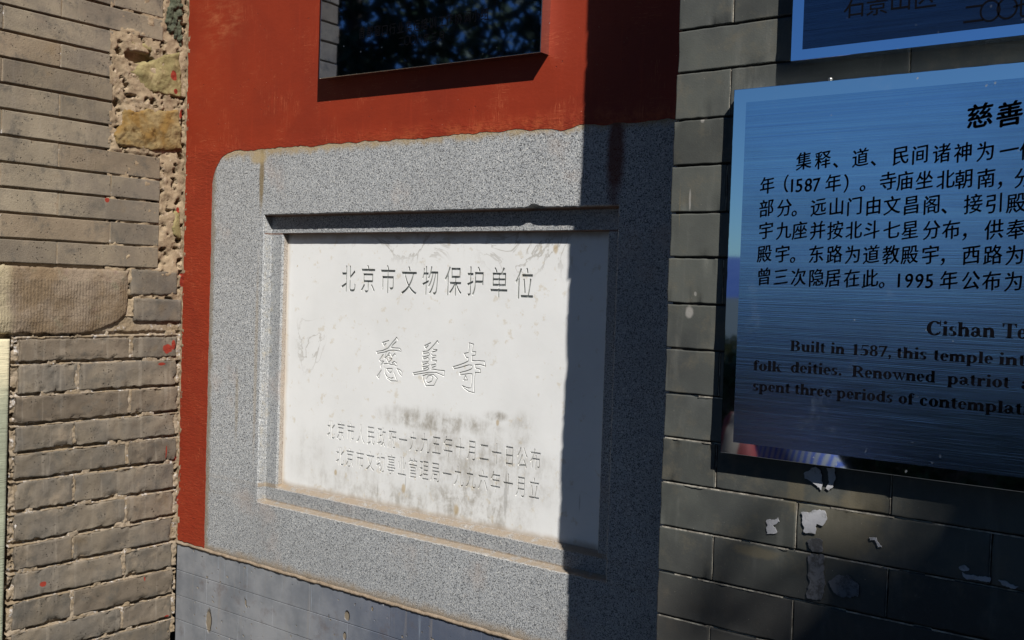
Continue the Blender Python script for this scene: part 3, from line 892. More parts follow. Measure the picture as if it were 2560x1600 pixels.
# core and joints
def core_off(u, v):
    o = -.0065 + fbm((u, v, 2), 60) * .0012
    return o
box('wall_core', Lend + .004, -.0005, 0, 3.2, -.30, -.022, 'L', m_mortar, LW)
sheet('bed_joint', 'L', Lend + .004, -.215, 1.5, 3.2, .008, lambda u, v: -.0085 + fbm((u, v, 2), 60) * .0012, m_mortar, LW)
LJ = [2.1017, 2.0442, 1.9847, 1.9269, 1.869, 1.81, 1.7501, 1.6935, 1.636, 1.5783, 1.5215]
up = [2.1017 + .0585 * i for i in range(19, 0, -1)]
Z = up + LJ
nup = len(up)
GAP = .0056
Y4, Y149, Y282, Y405 = -.484, -.347, -.211, -.073
for r in range(len(Z) - 1):
    zt, zb = Z[r] - GAP / 2, Z[r + 1] + GAP / 2
    k = r - nup                       # 0 = first course under the joint at z 2.10
    if k < 0:
        if k % 2 == 0: segs = [(Lend, Y4), (Y4, Y282), (Y282, Y405)]
        else: segs = [(Lend, Y149), (Y149, Y405)]
    else:
        lay = {0: [(Lend, Y4), (Y4, Y282)], 1: [(Lend, Y149), (Y149, Y282)], 2: [(Lend, Y4), (Y4, Y282)], 3: [(Lend, Y149), (Y149, Y282)],
               4: [(Lend, Y4), (Y4, Y282)], 5: [(Lend, Y149), (Y149, Y405)], 6: [(Lend, Y4), (Y4, Y282), (Y282, Y405)],
               7: [(Lend, Y149), (Y149, Y405)], 8: [(Lend, Y4), (Y4, Y282), (Y282, Y405)], 9: [(Lend, Y149), (Y149, Y405)]}
        segs = lay[k]
    # recessed perpend mortar, paler and nearly flush
    u0 = segs[0][0] + .01
    u1 = segs[-1][1] - .004
    box('perpend_mortar', u0, u1, zb + .0008, zt - .0008, -.02, -.0022, 'L', m_mortar_white, LW)
    for (a, b) in segs:
        g_ = .0018
        A, B = a + g_, b - g_
        if a == Lend: A = a + RND.uniform(-.004, .004)
        dz = lambda: RND.uniform(-.0006, .0006)
        brick('brick', 'L', [(A, zb + dz()), (B, zb + dz()), (B, zt + dz()), (A, zt + dz())], .12, m_brick, LW,
              r=.0011, wob=.0008, rough=.0005, nx=16, nz=6, base=RND.uniform(-.0012, .0008), tilt=RND.uniform(-.001, .001), chip=.0012)

# ragged mortar strip and rubble patch at the corner
def strip_off(u, v):
    n = fbm((u, v, 5), 22, 6)
    n2 = fbm((u, v, 9), 75, 5)
    o = -.0045 + n * .0045 + n2 * .0014 + (.0018 if fbm((u, v, 3), 30, 3) > 0 else 0)
    if 1.81 < v < 2.12 and u < -.07: o += .003
    h = fbm((u, v, 31), 48, 4)
    if h > .32: o -= min(.02, (h - .32) * .12)
    # the open putlog hole
    hx0, hz0 = side(1180 / 3.78, 560 / 3.78)
    hx1, hz1 = side(1460 / 3.78, 485 / 3.78)
    cx_, cz_ = (hx0 + hx1) / 2, side(1330 / 3.78, 545 / 3.78)[1]
    q = ((u - cx_) / .040) ** 2 + ((v - cz_) / .013) ** 2
    if q < 1.15: o -= .05 * min(1, (1.15 - q) * 4)
    return min(o, .006)
sheet('mortar_patch', 'L', -.222, -.0008, 1.40, 2.7, .0032, strip_off, m_mortar, LW)

def zpoly(pts, ox, oy, s): return [side(ox + a / s, oy + b / s) for a, b in pts]
rock('rubble_stone', 'L', zpoly([(1480, 545), (1560, 510), (1700, 500), (1722, 700), (1728, 935), (1560, 895), (1370, 855), (1280, 740), (1200, 665), (1290, 655), (1310, 590), (1400, 585)], 0, 0, 3.78), m_olive, LW, base=.0005, bulge=.003, rough=.004, wob=.004)
rock('rubble_stone', 'L', zpoly([(1165, 1010), (1290, 1050), (1400, 1020), (1560, 1045), (1690, 1035), (1712, 1200), (1725, 1410), (1600, 1435), (1450, 1425), (1250, 1400), (1090, 1375), (1085, 1250), (1150, 1130)], 0, 0, 3.78), m_brown, LW, base=.002, bulge=.004, rough=.005, wob=.003)
rock('rubble_stone', 'L', zpoly([(1580, -200), (1725, -200), (1728, 200), (1722, 440), (1640, 360), (1590, 290), (1560, 200), (1600, 60)], 0, 0, 3.78), m_dkgreen, LW, base=-.001, bulge=.003, rough=.008, wob=.006, fr=60)
rock('rubble_stone', 'L', zpoly([(1250, 370), (1460, 425), (1455, 490), (1240, 470), (1190, 420)], 0, 0, 3.78), m_olive, LW, base=-.003, bulge=.002, rough=.003, wob=.003)
rock('rubble_stone', 'L', zpoly([(1660, 480), (1715, 470), (1718, 760), (1640, 720), (1625, 640), (1650, 560)], 0, 400, 3.78), m_olive, LW, base=-.001, bulge=.002, rough=.003, wob=.003)

# big chiselled block with two half bricks beside it
blk = [(Lend + .005, 1.362), (-.50, 1.359), (-.42, 1.360), (-.36, 1.357), (-.30, 1.355), (-.25, 1.362), (-.21, 1.375), (-.175, 1.392), (-.160, 1.410), (-.157, 1.46), (-.156, 1.515), (-.30, 1.5165), (-.45, 1.5165), (Lend + .005, 1.517)]
rock('stone_block', 'L', blk, m_sand, LW, base=.001, bulge=.004, rough=.004, edge=.005, depth=.12, wob=.003, fr=14)
hb = [side(330, 672), side(448, 680), side(448, 738), side(326, 737)]
brick('brick', 'L', [hb[3], (-.016, hb[2][1]), (-.016, hb[1][1]), hb[0]], .1, m_brick_low, LW, r=.003, wob=.002, rough=.0012, nx=20, nz=8, base=.001, chip=.003)
hb = [side(336, 745), side(452, 750), side(452, 805), side(334, 803)]
brick('brick', 'L', [hb[3], (-.002, hb[2][1]), (-.002, hb[1][1]), hb[0]], .1, m_brick_low, LW, r=.003, wob=.002, rough=.001, nx=20, nz=8, base=.003, chip=.003)

# worn lower courses
zr = [1.3560, 1.2899, 1.2174, 1.1494, 1.0843, 1.0178, .9431, .8729, .8042, .7339, .6647, .6011, .533, .466, .399, .332, .30]
zl = [1.3560, 1.292, 1.2179, 1.1486, 1.0837, 1.0197, .9457, .8708, .8057, .7369, .6644, .5980, .531, .464, .398, .332, .30]
jl = [-.1465, -.288, -.1475, -.2955, -.1525, -.294, -.1525, -.294, -.1555, -.293, -.157, -.293, -.157, -.293, -.157, -.293]
def low_off(u, v):
    t = (u + .44) / .44
    w_ = fbm((u, v * .3, 77), 30, 3) * .0022
    for a_, b_ in zip(zl, zr):
        d = v - (a_ * (1 - t) + b_ * t) + w_
        if -.0075 < d < .0050:
            n_ = fbm((u, v, 19), 85, 5)
            if d > -.0034 and fbm((u, 0, 44 + a_), 16, 3) > -.30: return -.013 + n_ * .002
            return -.0018 + n_ * .0022 + fbm((u, v, 15), 26, 6) * .0012
    if -.436 < u < -.012:
        for k_ in range(len(jl)):
            if zl[k_ + 1] < v <= zl[k_]:
                if abs(u - jl[k_]) < .0062: return -.0012 + fbm((u, v, 19), 85, 5) * .0022
        return -.006 + fbm((u, v, 19), 85, 5) * .0016
    o = -.0055 + fbm((u, v, 15), 26, 6) * .004 + fbm((u, v, 19), 85, 5) * .003
    h = fbm((u, v, 61), 42, 4)
    if h > .3: o -= min(.016, (h - .3) * .10)
    if u > -.02: o += .003
    return min(o, -.0005)
sheet('mortar_joint', 'L', -.452, -.0002, .56, 1.40, .0020, low_off, m_mortar_white, LW)
zr = [1.3560, 1.2899, 1.2174, 1.1494, 1.0843, 1.0178, .9431, .8729, .8042, .7339, .6647, .6011, .533, .466, .399, .332, .30]
zl = [1.3560, 1.292, 1.2179, 1.1486, 1.0837, 1.0197, .9457, .8708, .8057, .7369, .6644, .5980, .531, .464, .398, .332, .30]
jl = [-.1465, -.288, -.1475, -.2955, -.1525, -.294, -.1525, -.294, -.1555, -.293, -.157, -.293, -.157, -.293, -.157, -.293]
for r in range(12):
    for s in (0, 1):
        ua, ub = (-.437 + RND.uniform(-.004, .004), jl[r] - .0035) if s == 0 else (jl[r] + .0035, -.0125 + RND.uniform(-.003, .002))
        ua2, ub2 = ua + RND.uniform(-.003, .003), ub + RND.uniform(-.002, .002)
        def zz(tab, u, k): 
            t = (u + .44) / .44
            return (zl[k] * (1 - t) + zr[k] * t)
        gb = .0035
        gt = .0055 if r else .010
        q = [(ua, zz(0, ua, r + 1) + gb), (ub, zz(0, ub, r + 1) + gb), (ub2, zz(0, ub, r) - gt), (ua2, zz(0, ua, r) - gt)]
        brick('brick', 'L', q, .1, m_brick_low, LW, r=.0019, wob=.0034, rough=.0018, nx=46, nz=12, base=RND.uniform(-.001, .002), tilt=RND.uniform(-.004, .004), chip=.006)

# pale stone jamb standing at the end of the wall
PJ = tag(empty('stone_post', (-.1, -.53, 0)), 'pale green-grey stone post at the far left edge, beside the worn lower bricks', 'post')
f_ = frm('L')
vv, fs = [], []
prof = []
for i in range(9):
    a = i / 8 * pi / 2
    prof.append((-.4565 - .012 + .012 * sin(a) if i else -.4565 - .012, .0))
pts = []
r_ = .010
for i in range(7): a = i / 6 * pi / 2; pts.append((-.4560 - r_ + r_ * sin(pi / 2 - a) + 0, .006 - r_ + r_ * sin(a)))
pts = [(-.4560, -.14)] + pts + [(-.57, .007), (-.585, .001), (-.592, -.015), (-.592, -.14)]
nz = 240
for j in range(nz + 1):
    z = 1.348 * j / nz
    for (u, o) in pts:
        # the post leans a little
        s_ = (z - .6) * -.002
        q = fbm((u * 2, z, 3), 30, 4) * .0016 if o > -.1 else 0
        vv.append(f_(u + .008 * (z - 1.34) - q * .6, z, o + q))
n = len(pts)
for j in range(nz):
    for i in range(n - 1):
        k = j * n + i
        fs.append((k, k + 1, k + n + 1, k + n))
fs.append(tuple(range(nz * n, nz * n + n)))
mesh('post_shaft', vv, fs, m_post, PJ, True)
box('post_foot', -.60, -.452, 0, .10, -.14, .02, 'L', m_post, PJ, .006, 2)

# ================================================================ RED RENDERED WALL (face y = 0)
RW = tag(empty('rendered_wall', (.8, .15, 0)), 'red limewashed wall with grey polished brick base around the granite marker', 'wall')
box('wall_core', -.35, 2.9, 0, 3.2, -.30, -.07, 'R', m_joint, RW)
# plaster: one continuous coat with a ragged edge round the granite
def ragged(a, b, amp, step=.006, sd=0, fr=60):
    a, b = Vector(a), Vector(b)
    L = (b - a).length
    n = max(1, int(L / step))
    nn = Vector((-(b - a).y, (b - a).x)).normalized()
    return [tuple(a.lerp(b, i / n) + nn * fbm((a.lerp(b, i / n).x, a.lerp(b, i / n).y, sd), fr, 4) * amp) for i in range(n)]
out = []
out += ragged((.118, .8040), (.0045, .8075), .004, sd=1)[0:]
out += ragged((.0045, .8075), (.0045, 3.19), .0035, sd=2)
out += [(.0045, 3.19), (1.60, 3.19)]
out += ragged((1.60, 3.19), (1.60, 1.808), .0, step=.3)
out += ragged((1.60, 1.809), (.225, 1.823), .0065, .0035, sd=3, fr=17)
arc = [(.205 - .088 * sin(t) , 1.735 + .088 * cos(t)) for t in [i / 14 * pi / 2 for i in range(15)]]
out += [(a + fbm((a, b, 4), 40) * .003, b + fbm((a, b, 7), 40) * .003) for a, b in arc]
out += ragged((.1165, 1.735), (.118, .8040), .0035, sd=5, fr=25)
flat, tris = fill([out])
k_, n = len(flat), len(out)
vv = [(x, -.0016, z) for x, z in flat] + [(x, -.0016, z) for x, z in out] + [(x, .0006, z) for x, z in out]
fs = [tuple(t) for t in tris] + [(k_ + i, k_ + (i + 1) % n, k_ + n + (i + 1) % n, k_ + n + i) for i in range(n)]
po = mesh('plaster', vv, fs, m_red, RW)
bm = bmesh.new(); bm.from_mesh(po.data); bmesh.ops.remove_doubles(bm, verts=bm.verts, dist=1e-5); bmesh.ops.recalc_face_normals(bm, faces=bm.faces)
bm.to_mesh(po.data); bm.free()
# thin sandy undercoat that shows round the plaster edge and in the corner
sheet('undercoat', 'R', -.04, 1.60, 1.808, 3.19, .02, lambda u, v: -.0022 + fbm((u, v, 2), 20) * .0006, m_mortar, RW)
sheet('undercoat', 'R', -.04, .135, .7965, 1.808, .01, lambda u, v: -.0022 + fbm((u, v, 2), 20) * .0006, m_mortar, RW)
sheet('corner_mortar', 'R', -.014, .012, .80, 3.19, .003, lambda u, v: .0005 + fbm((u, v, 22), 60, 5) * .0035, m_mortar, RW)
# mortar bead on top of the brick base
sheet('mortar_bead', 'R', .0, 1.60, .7935, .8055, .0024, lambda u, v: (.0055 + fbm((u, v, 12), 50, 4) * .002) * max(0, 1 - ((v - .7995 - fbm((u, 0, 3), 22) * .0022) / .0050) ** 2) - .0015, m_bead, RW)
# polished brick base with fine joints
rows = [.7962, .7262, .660, .595, .530, .465, .40, .335, .27]
for r in range(len(rows) - 1):
    off = .002 if r % 2 == 0 else -.128
    xs = [.0012] + [off + .26 * k for k in range(0, 8) if .03 < off + .26 * k < 1.6] + [1.605]
    for a, b in zip(xs, xs[1:]):
        brick('brick', 'R', [(a + .0005, rows[r + 1] + .0005), (b - .0005, rows[r + 1] + .0005), (b - .0005, rows[r] - .0005), (a + .0005, rows[r] - .0005)], .05, m_base, RW,
              r=.0005, wob=.0002, rough=.0004, nx=6, nz=4, base=RND.uniform(-.0006, .0006))

# unseen eaves added on top of both walls to block sky light
mm = Mat('dark_timber', .8, 0, .2); m_wood = mm.col(mm.mix(mm.noise(20, 5), (.05, .03, .02), (.08, .05, .035)))
EV = tag(empty('added_eave', (1.2, -.2, 3.2)), 'unseen timber eave added over the red wall and pier to block sky light', 'roof')
box('soffit_board', -.3, 3.3, 3.205, 3.25, -.3, .50, 'R', m_wood, EV)
for i in range(16):
    box('roof_tile', -.28 + i * .222, -.28 + i * .222 + .20, 3.251, 3.30, -.3, .55, 'R', m_tile, EV, .012, 2)
EW = tag(empty('added_eave', (.1, -.45, 3.2)), 'unseen short coping added over the old brick wall to block sky light', 'roof')
box('soffit_board', -.62, -.52, 3.205, 3.25, -.32, .2, 'L', m_wood, EW)

# ================================================================ GRANITE AND MARBLE MARKER
MK = tag(empty('stone_marker', (.85, .03, .8)), 'white marble plaque with carved Chinese characters set in a speckled grey granite frame', 'plaque')
def rloop(x0, x1, z0, z1, n, rad=0.0, amp=.0, sd=0, fr=60):
    """closed loop, same vertex count for every call; starts bottom left, counterclockwise seen from the front"""
    c = [(x0, z0), (x1, z0), (x1, z1), (x0, z1)]
    P = []
    for k in range(4):
        a, b = Vector(c[k]), Vector(c[(k + 1) % 4])
        for i in range(n):
            P.append(a.lerp(b, i / n))
    if rad:
        out_ = []
        for p in P:
            q = Vector(p)
            cx_, cz_ = x0 + rad, z1 - rad
            if q.x < cx_ and q.y > cz_:
                d = Vector((q.x - cx_, q.y - cz_))
                s_ = rad / max(abs(d.x), abs(d.y)) if d.length else 1
                k = max(abs(d.x), abs(d.y)) / d.length
                q = Vector((cx_, cz_)) + d * k
            out_.append(q)
        P = out_
    return [(p.x + fbm((p.x, p.y, sd), fr, 4) * amp, p.y + fbm((p.x, p.y, sd + 6), fr, 4) * amp) for p in P]
NL = 110
loops = [(rloop(.1165, 1.612, .8045, 1.825, NL, .088), .03), (rloop(.1165, 1.612, .8045, 1.825, NL, .088), -.0002),
         (rloop(.1215, 1.607, .8095, 1.820, NL, .086, .001, 3), -.0008),
         (rloop(.322, 1.334, .954, 1.6625, NL, 0, .0016, 5, 90), -.0008),
         (rloop(.324, 1.332, .9555, 1.6605, NL, 0, .0018, 5, 90), .0010),
         (rloop(.3255, 1.3305, .9565, 1.6585, NL, 0, .0006, 8), .0200),
         (rloop(.328, 1.328, .959, 1.6555, NL, 0, .0004, 8), .0220),
         (rloop(.3645, 1.2995, .991, 1.6178, NL, 0, .0006, 12, 90), .0220),
         (rloop(.3660, 1.2978, .9925, 1.6162, NL, 0, .0008, 12, 90), .0235),
         (rloop(.3690, 1.2995, 1.0020, 1.6150, NL, 0, .0005, 15), .0385),
         (rloop(.3690, 1.2995, 1.0020, 1.6150, NL, 0, 0, 15), .06)]
# a chip in the upper lip of the rebate
cxp, czp = front(1322, 512)
vv, fs = [], []
for li, (lp, y) in enumerate(loops):
    for (x, z) in lp:
        if li in (3, 4, 5) and z > 1.64:
            d = abs(x - (cxp + .014)) / .022
            if d < 1: z += .007 * (1 - d) ** .8
        vv.append((x, y, z))
n = NL * 4
for k in range(len(loops) - 1):
    for i in range(n):
        j = (i + 1) % n
        fs.append((k * n + i, (k + 1) * n + i, (k + 1) * n + j, k * n + j))
go = mesh('granite_frame', vv, fs, m_granite, MK)
bm = bmesh.new(); bm.from_mesh(go.data)
bmesh.ops.recalc_face_normals(bm, faces=bm.faces)
big = max(bm.faces, key=lambda x: x.calc_area())
if big.normal.y > 0: bmesh.ops.reverse_faces(bm, faces=bm.faces)
bm.to_mesh(go.data); bm.free()

# marble slab: a plate pierced by the characters over a floor 2 mm deeper; the big title is cut as outlines in a fine relief patch
MY = .0385
holes = []
def carve_line(text, xs, ys, wd, ht):
    for ch, px, py in zip(text, xs, ys):
        x, z = front(px, py, -MY)
        holes.extend(placed(ch, x, z, wd, ht))
def lerp_list(a, b, n): return [a + (b - a) * i / (n - 1) for i in range(n)]
# first row, measured character centres
r1 = [(600 + a / 4.724, 480 + b / 4.724) for a, b in ((1280, 1022), (1512, 1025), (1745, 1030), (1995, 1045))] + [(1050 + a / 4.725, 480 + b / 4.725) for a, b in ((120, 1045), (390, 1050), (655, 1055), (932, 1065), (1232, 1080))]
carve_line("北京市文物保护单位", [q[0] for q in r1], [q[1] for q in r1], .050, .068)
def row_px(a, b, n, bow=0.0):
    """centres evenly spaced in the world between two measured pixels"""
    A, B = Vector(front(a[0], a[1], -MY)), Vector(front(b[0], b[1], -MY))
    return [A.lerp(B, i / (n - 1)) for i in range(n)]
def carve_world(text, pts, wd, ht):
    for ch, p in zip(text, pts): holes.extend(placed(ch, p.x, p.y, wd, ht))
z4 = lambda a, b: (750 + a / 3.723, 1020 + b / 3.723)
carve_world("北京市人民政府一九九五年十月二十日公布", row_px(z4(287, 200), z4(2190, 478), 19), .0285, .048)
carve_world("北京市文物事业管理局一九九六年十月立", row_px(z4(370, 447), z4(2178, 750), 18), .0285, .048)
X0, X1, Z0, Z1 = .3665, 1.3020, .9990, 1.6175
PX0, PX1, PZ0, PZ1 = .664, 1.010, 1.262, 1.400
outer = [(X0, Z0), (X1, Z0), (X1, Z1), (X0, Z1)]
patch_hole = [(PX0, PZ0), (PX1, PZ0), (PX1, PZ1), (PX0, PZ1)]
polys = [outer, patch_hole] + holes
flat, tris = fill(polys)
print('SLAB', tarea(flat, tris), sarea(outer) - sarea(patch_hole) - abs(sum(sarea(p) for p in holes)))
vv = [(x, MY, z) for x, z in flat]
fs = []
for a, b, c in tris:
    A, B, C_ = flat[a], flat[b], flat[c]
    cr = (B[0] - A[0]) * (C_[1] - A[1]) - (B[1] - A[1]) * (C_[0] - A[0])
    fs.append((a, b, c) if cr > 0 else (a, c, b))
for pi_, pl in enumerate(polys):
    n = len(pl)
    if pi_ != 1:
        k = len(vv)
        vv += [(x, MY, z) for x, z in pl] + [(x, MY + .0040, z) for x, z in pl]
        for i in range(n):
            j = (i + 1) % n
            fs.append((k + i, k + j, k + n + j, k + n + i))
slab = mesh('marble_slab', vv, fs, m_marble, MK)
# floor of the cut letters
mesh('letter_floor', [(X0 + .001, MY + .0039, Z0 + .001), (X1 - .001, MY + .0039, Z0 + .001), (X1 - .001, MY + .0039, Z1 - .001), (X0 + .001, MY + .0039, Z1 - .001)], [(0, 1, 2, 3)], m_marble, MK)

CAL = [
 [(325, 168), (200, 207), (232, 268), (270, 228)],
 [(505, 158), (480, 108), (395, 205), (305, 318), (200, 365), (82, 383), (100, 420), (240, 395), (330, 362), (430, 358), (560, 380), (560, 350), (530, 318), (372, 310), (400, 255), (468, 192)],
 [(215, 440), (140, 550), (165, 572), (222, 572), (165, 655), (175, 690)],
 [(272, 400), (240, 510), (285, 480), (335, 405)],
 [(340, 470), (300, 455)], [(365, 425), (385, 485), (440, 425), (462, 458)],
 [(285, 530), (320, 600), (355, 560), (385, 520), (330, 512)],
 [(385, 612), (430, 575), (475, 610), (480, 670), (440, 655)],
 [(225, 625), (300, 615), (360, 635), (440, 630)],
 [(245, 690), (245, 790), (290, 900), (360, 955), (488, 962), (455, 870), (425, 790)],
 [(265, 830), (310, 885), (370, 908), (410, 890)],
 [(280, 715), (390, 715), (375, 780), (340, 795), (300, 750), (280, 715)],
 [(485, 718), (540, 740), (580, 780), (575, 858), (530, 810), (485, 718)],
 [(178, 745), (95, 865), (130, 905), (150, 830)],
 [(1140, 213), (1020, 270), (1045, 320), (1095, 265)],
 [(1295, 215), (1272, 172), (1200, 260), (1140, 325), (1080, 375), (990, 385), (995, 425), (1100, 408), (1115, 440), (1095, 465), (990, 490), (1000, 530), (1085, 500), (1110, 530), (1095, 580), (980, 592), (985, 640), (1085, 605), (1110, 640), (1095, 665), (985, 682), (995, 730), (1080, 690), (1105, 715), (1075, 745), (990, 765), (800, 800), (810, 835), (950, 815), (1100, 790), (1250, 795), (1400, 860), (1410, 760), (1320, 750), (1150, 725)],
 [(1190, 340), (1225, 352), (1265, 348), (1250, 372), (1170, 395)],
 [(1155, 435), (1180, 460), (1245, 458), (1240, 490), (1170, 510), (1165, 550), (1255, 558), (1240, 595)],
 [(1140, 650), (1200, 640), (1235, 625), (1240, 665), (1165, 700)],
 [(985, 858), (1080, 825), (1190, 830), (1270, 905), (1205, 1045), (1045, 1050), (1000, 940), (985, 858)],
 [(1050, 930), (1060, 975), (1100, 995), (1160, 960), (1185, 890), (1150, 850), (1090, 860), (1050, 930)],
 [(1890, 300), (1895, 215), (1975, 240), (1950, 385), (2020, 390), (2010, 455), (1950, 465), (1948, 560), (2190, 570), (2210, 670), (2100, 635), (2010, 640), (2018, 705), (2110, 730), (2112, 800), (2010, 790), (1995, 900), (1990, 1190), (1880, 1160), (1800, 1100), (1760, 1050), (1860, 1095), (1925, 1095), (1945, 1000), (1950, 820), (1880, 815), (1720, 840), (1708, 795), (1830, 765), (1925, 730), (1950, 700), (1945, 650), (1880, 645), (1700, 700), (1600, 720), (1578, 680), (1700, 645), (1820, 600), (1875, 565), (1870, 500), (1835, 500), (1795, 420), (1880, 405), (1890, 300)],
 [(1780, 940), (1820, 848), (1855, 940), (1780, 940)],
]
step = .00068
nu = int((PX1 - PX0) / step) + 1
nv = int((PZ1 - PZ0) / step) + 1
H = [[0.0] * nu for _ in range(nv)]
GW, GD = .00125, .0030
for pl in CAL:
    P = [Vector(front(930 + a / 7.806, 830 + b / 7.806, -MY)) for a, b in pl]
    for a, b in zip(P, P[1:]):
        x0 = int((min(a.x, b.x) - GW - PX0) / step); x1 = int((max(a.x, b.x) + GW - PX0) / step) + 1
        z0 = int((min(a.y, b.y) - GW - PZ0) / step); z1 = int((max(a.y, b.y) + GW - PZ0) / step) + 1
        ab = b - a
        L2 = ab.length_squared
        for j in range(max(1, z0), min(nv - 1, z1 + 1)):
            for i in range(max(1, x0), min(nu - 1, x1 + 1)):
                p = Vector((PX0 + i * (PX1 - PX0) / (nu - 1), PZ0 + j * (PZ1 - PZ0) / (nv - 1)))
                t = max(0, min(1, (p - a).dot(ab) / L2))
                d = (p - (a + ab * t)).length
                if d < GW:
                    H[j][i] = max(H[j][i], GD * (1 - d / GW))
vv = [(PX0 + i * (PX1 - PX0) / (nu - 1), MY + H[j][i], PZ0 + j * (PZ1 - PZ0) / (nv - 1)) for j in range(nv) for i in range(nu)]
fs = [(j * nu + i, j * nu + i + 1, (j + 1) * nu + i + 1, (j + 1) * nu + i) for j in range(nv - 1) for i in range(nu - 1)]
mesh('carved_title', vv, fs, m_marble, MK)

# ================================================================ TILED PIER ON THE RIGHT (face y = -.28)
QP = .28
PR = tag(empty('tiled_pier', (2.3, -.12, 0)), 'dark grey tiled pier projecting on the right behind the steel signs', 'pillar')
box('pier_core', 1.600, 3.3, 0, 3.2, -.3, QP - .008, 'R', m_joint, PR)
zq = [2.0895 + .0673 * k for k in range(16, 0, -1)] + [2.0895, 2.0223, 1.9551, 1.8879, 1.8253, 1.7562, 1.6888, 1.6196, 1.5539, 1.4858, 1.419, 1.3525, 1.2862, 1.2199, 1.1528, 1.085, 1.019, .952, .885, .818, .751, .684, .617, .55, .483, .416, .349, .282, .215, .148, .081, .01]
base_i = zq.index(1.8879)
XE = 1.594
for r in range(len(zq) - 1):
    zt, zb = zq[r] - .0014, zq[r + 1] + .0018
    par = (r - base_i) % 2           # row under 1.8879: first full tile
    first = 1.805 if par == 0 else 1.682
    xs = [XE] + [first + .1245 * 2 * k for k in range(7)] + [3.3]
    if r == base_i: xs = [XE, 1.933, 2.182, 2.431, 2.68, 2.93, 3.3]
    box('bed_mortar', XE + .006, 3.29, zb - .0050, zb + .002, -.01, QP - .0045, 'R', m_joint, PR)
    for a, b in zip(xs, xs[1:]):
        A = a + .0013 if a != XE else XE + RND.uniform(-.0012, .0012)
        if a == XE and r <= base_i: A += .001
        B = b - .0013
        brick('tile', 'R', [(A, zb), (B, zb), (B, zt), (A, zt)], .03, m_tile, PR, r=.0009, wob=.0008, rough=.0003, nx=30, nz=8,
              base=QP + RND.uniform(-.0007, .0007), tilt=RND.uniform(-.0012, .0012), chip=.0022)
        if b < 2.6:
            box('joint_lip', B + .0002, B + .0010, zb + .001, zt - .001, QP - .02, QP - .0012, 'R', m_lip, PR)
    if r >= base_i + 8:
        a_ = XE + .004
        sheet('mortar_lip', 'R', a_, 2.4, zt - .0004, zt + .0016, .0018, lambda u, v: QP + .0001 + fbm((u, v, 4), 90, 3) * .0008 - (.004 if fbm((u, 0, r), 9) < -.12 else 0), m_lip, PR)
# ================================================================ STEEL SIGNS
def sign(name, x0, x1, z0, z1, zl0, p0, t, border, mb, mp, label):
    """plate with polished border and brushed inner panel, both real thin sheets"""
    e = tag(empty(name, ((x0 + x1) / 2, -p0, z0)), label, 'sign')
    box('sign_plate', x0, x1, z0, z1, p0 + .002, p0 + t, 'R', mb, e, .0008, 2)
    b = border
    box('brushed_panel', x0 + b, x1 - b, z0 + b * .88, z1 - b, p0 + t - .004, p0 + t + .0004, 'R', mp, e)
    return e
# A: mirror steel box sign on the red wall
SA = tag(empty('mirror_sign', (.85, -.015, 1.96)), 'dark mirror-polished steel box sign on the red wall above the granite', 'sign')
bm = bmesh.new()
c = [(.541, 1.9652), (1.1622, 1.9562), (1.1652, 2.405), (.542, 2.405)]
fr_ = [bm.verts.new((x, -.030, z)) for x, z in c]
bk = [bm.verts.new((x, .0, z)) for x, z in c]
ff = bm.faces.new(fr_)
me = bpy.data.meshes.new('sign_face')
bmesh.ops.recalc_face_normals(bm, faces=bm.faces)
fr_face = bm.faces[:][0]
if fr_face.normal.y > 0: bmesh.ops.reverse_faces(bm, faces=bm.faces)
for v in bk: bm.verts.remove(v)
bm.to_mesh(me); bm.free()
link('sign_face', me, m_steel_a, SA)
ed = []
vv, fs = [], []
for i in range(4):
    (xa, za), (xb, zb_) = c[i], c[(i + 1) % 4]
    k = len(vv)
    vv += [(xa, -.0300, za), (xb, -.0300, zb_), (xb, -.0005, zb_), (xa, -.0005, za)]
    fs.append((k, k + 1, k + 2, k + 3))
mesh('folded_edge', vv, fs, m_steel_side, SA)
# thin raised lip where the sheet folds
def lip(pa, pb, rad, mat, parent, y):
    a, b = Vector((pa[0], y, pa[1])), Vector((pb[0], y, pb[1]))
    d = (b - a).normalized()
    n1 = Vector((0, 1, 0))
    n2 = d.cross(n1)
    vv = []
    for p in (a, b):
        for i in range(8):
            t = i / 8 * 2 * pi
            vv.append(p + n1 * cos(t) * rad + n2 * sin(t) * rad)
    fs = [(i, (i + 1) % 8, 8 + (i + 1) % 8, 8 + i) for i in range(8)]
    return mesh('edge_bead', vv, fs, mat, parent, True)
for i in range(4): lip(c[i], c[(i + 1) % 4], .0009, m_steel_side, SA, -.0297)
def sign_text(name, items, p, wd, ht, parent, shear=0.0):
    gs = []
    for ch, px, py in items:
        x, z = front(px, py, p)
        gs.append(placed(ch, x, z, wd, ht, shear))
        if shear:
            gs.append(placed(ch, x + .0004, z + .0002, wd, ht, shear))
            gs.append(placed(ch, x - .0003, z - .0003, wd, ht, shear))
    return flat_letters(name, gs, p, m_ink, parent)
z1 = lambda a, b: (500 + a / 3.78, b / 3.78)
z2 = lambda a, b: (1100 + a / 3.78, b / 3.78)
it = [z1(1530, 315), z1(1605, 300), z1(1678, 290), z1(1748, 282), z1(1820, 272), z1(1895, 262), z1(1972, 250), z1(2048, 240), z1(2122, 225), z1(2202, 212), z1(2288, 200), z2(92, 178), z2(175, 172), z2(260, 160), z2(340, 148), z2(424, 135)]
sign_text('text_line', [(ch, *q) for ch, q in zip("首都窗口行业奥运培训工作协调小组", it)], .030, .0215, .027, SA)
it = [z1(1905, 388), z1(1958, 382), z1(2012, 375), z1(2075, 368), z1(2140, 360), z1(2212, 350), z1(2285, 342)]
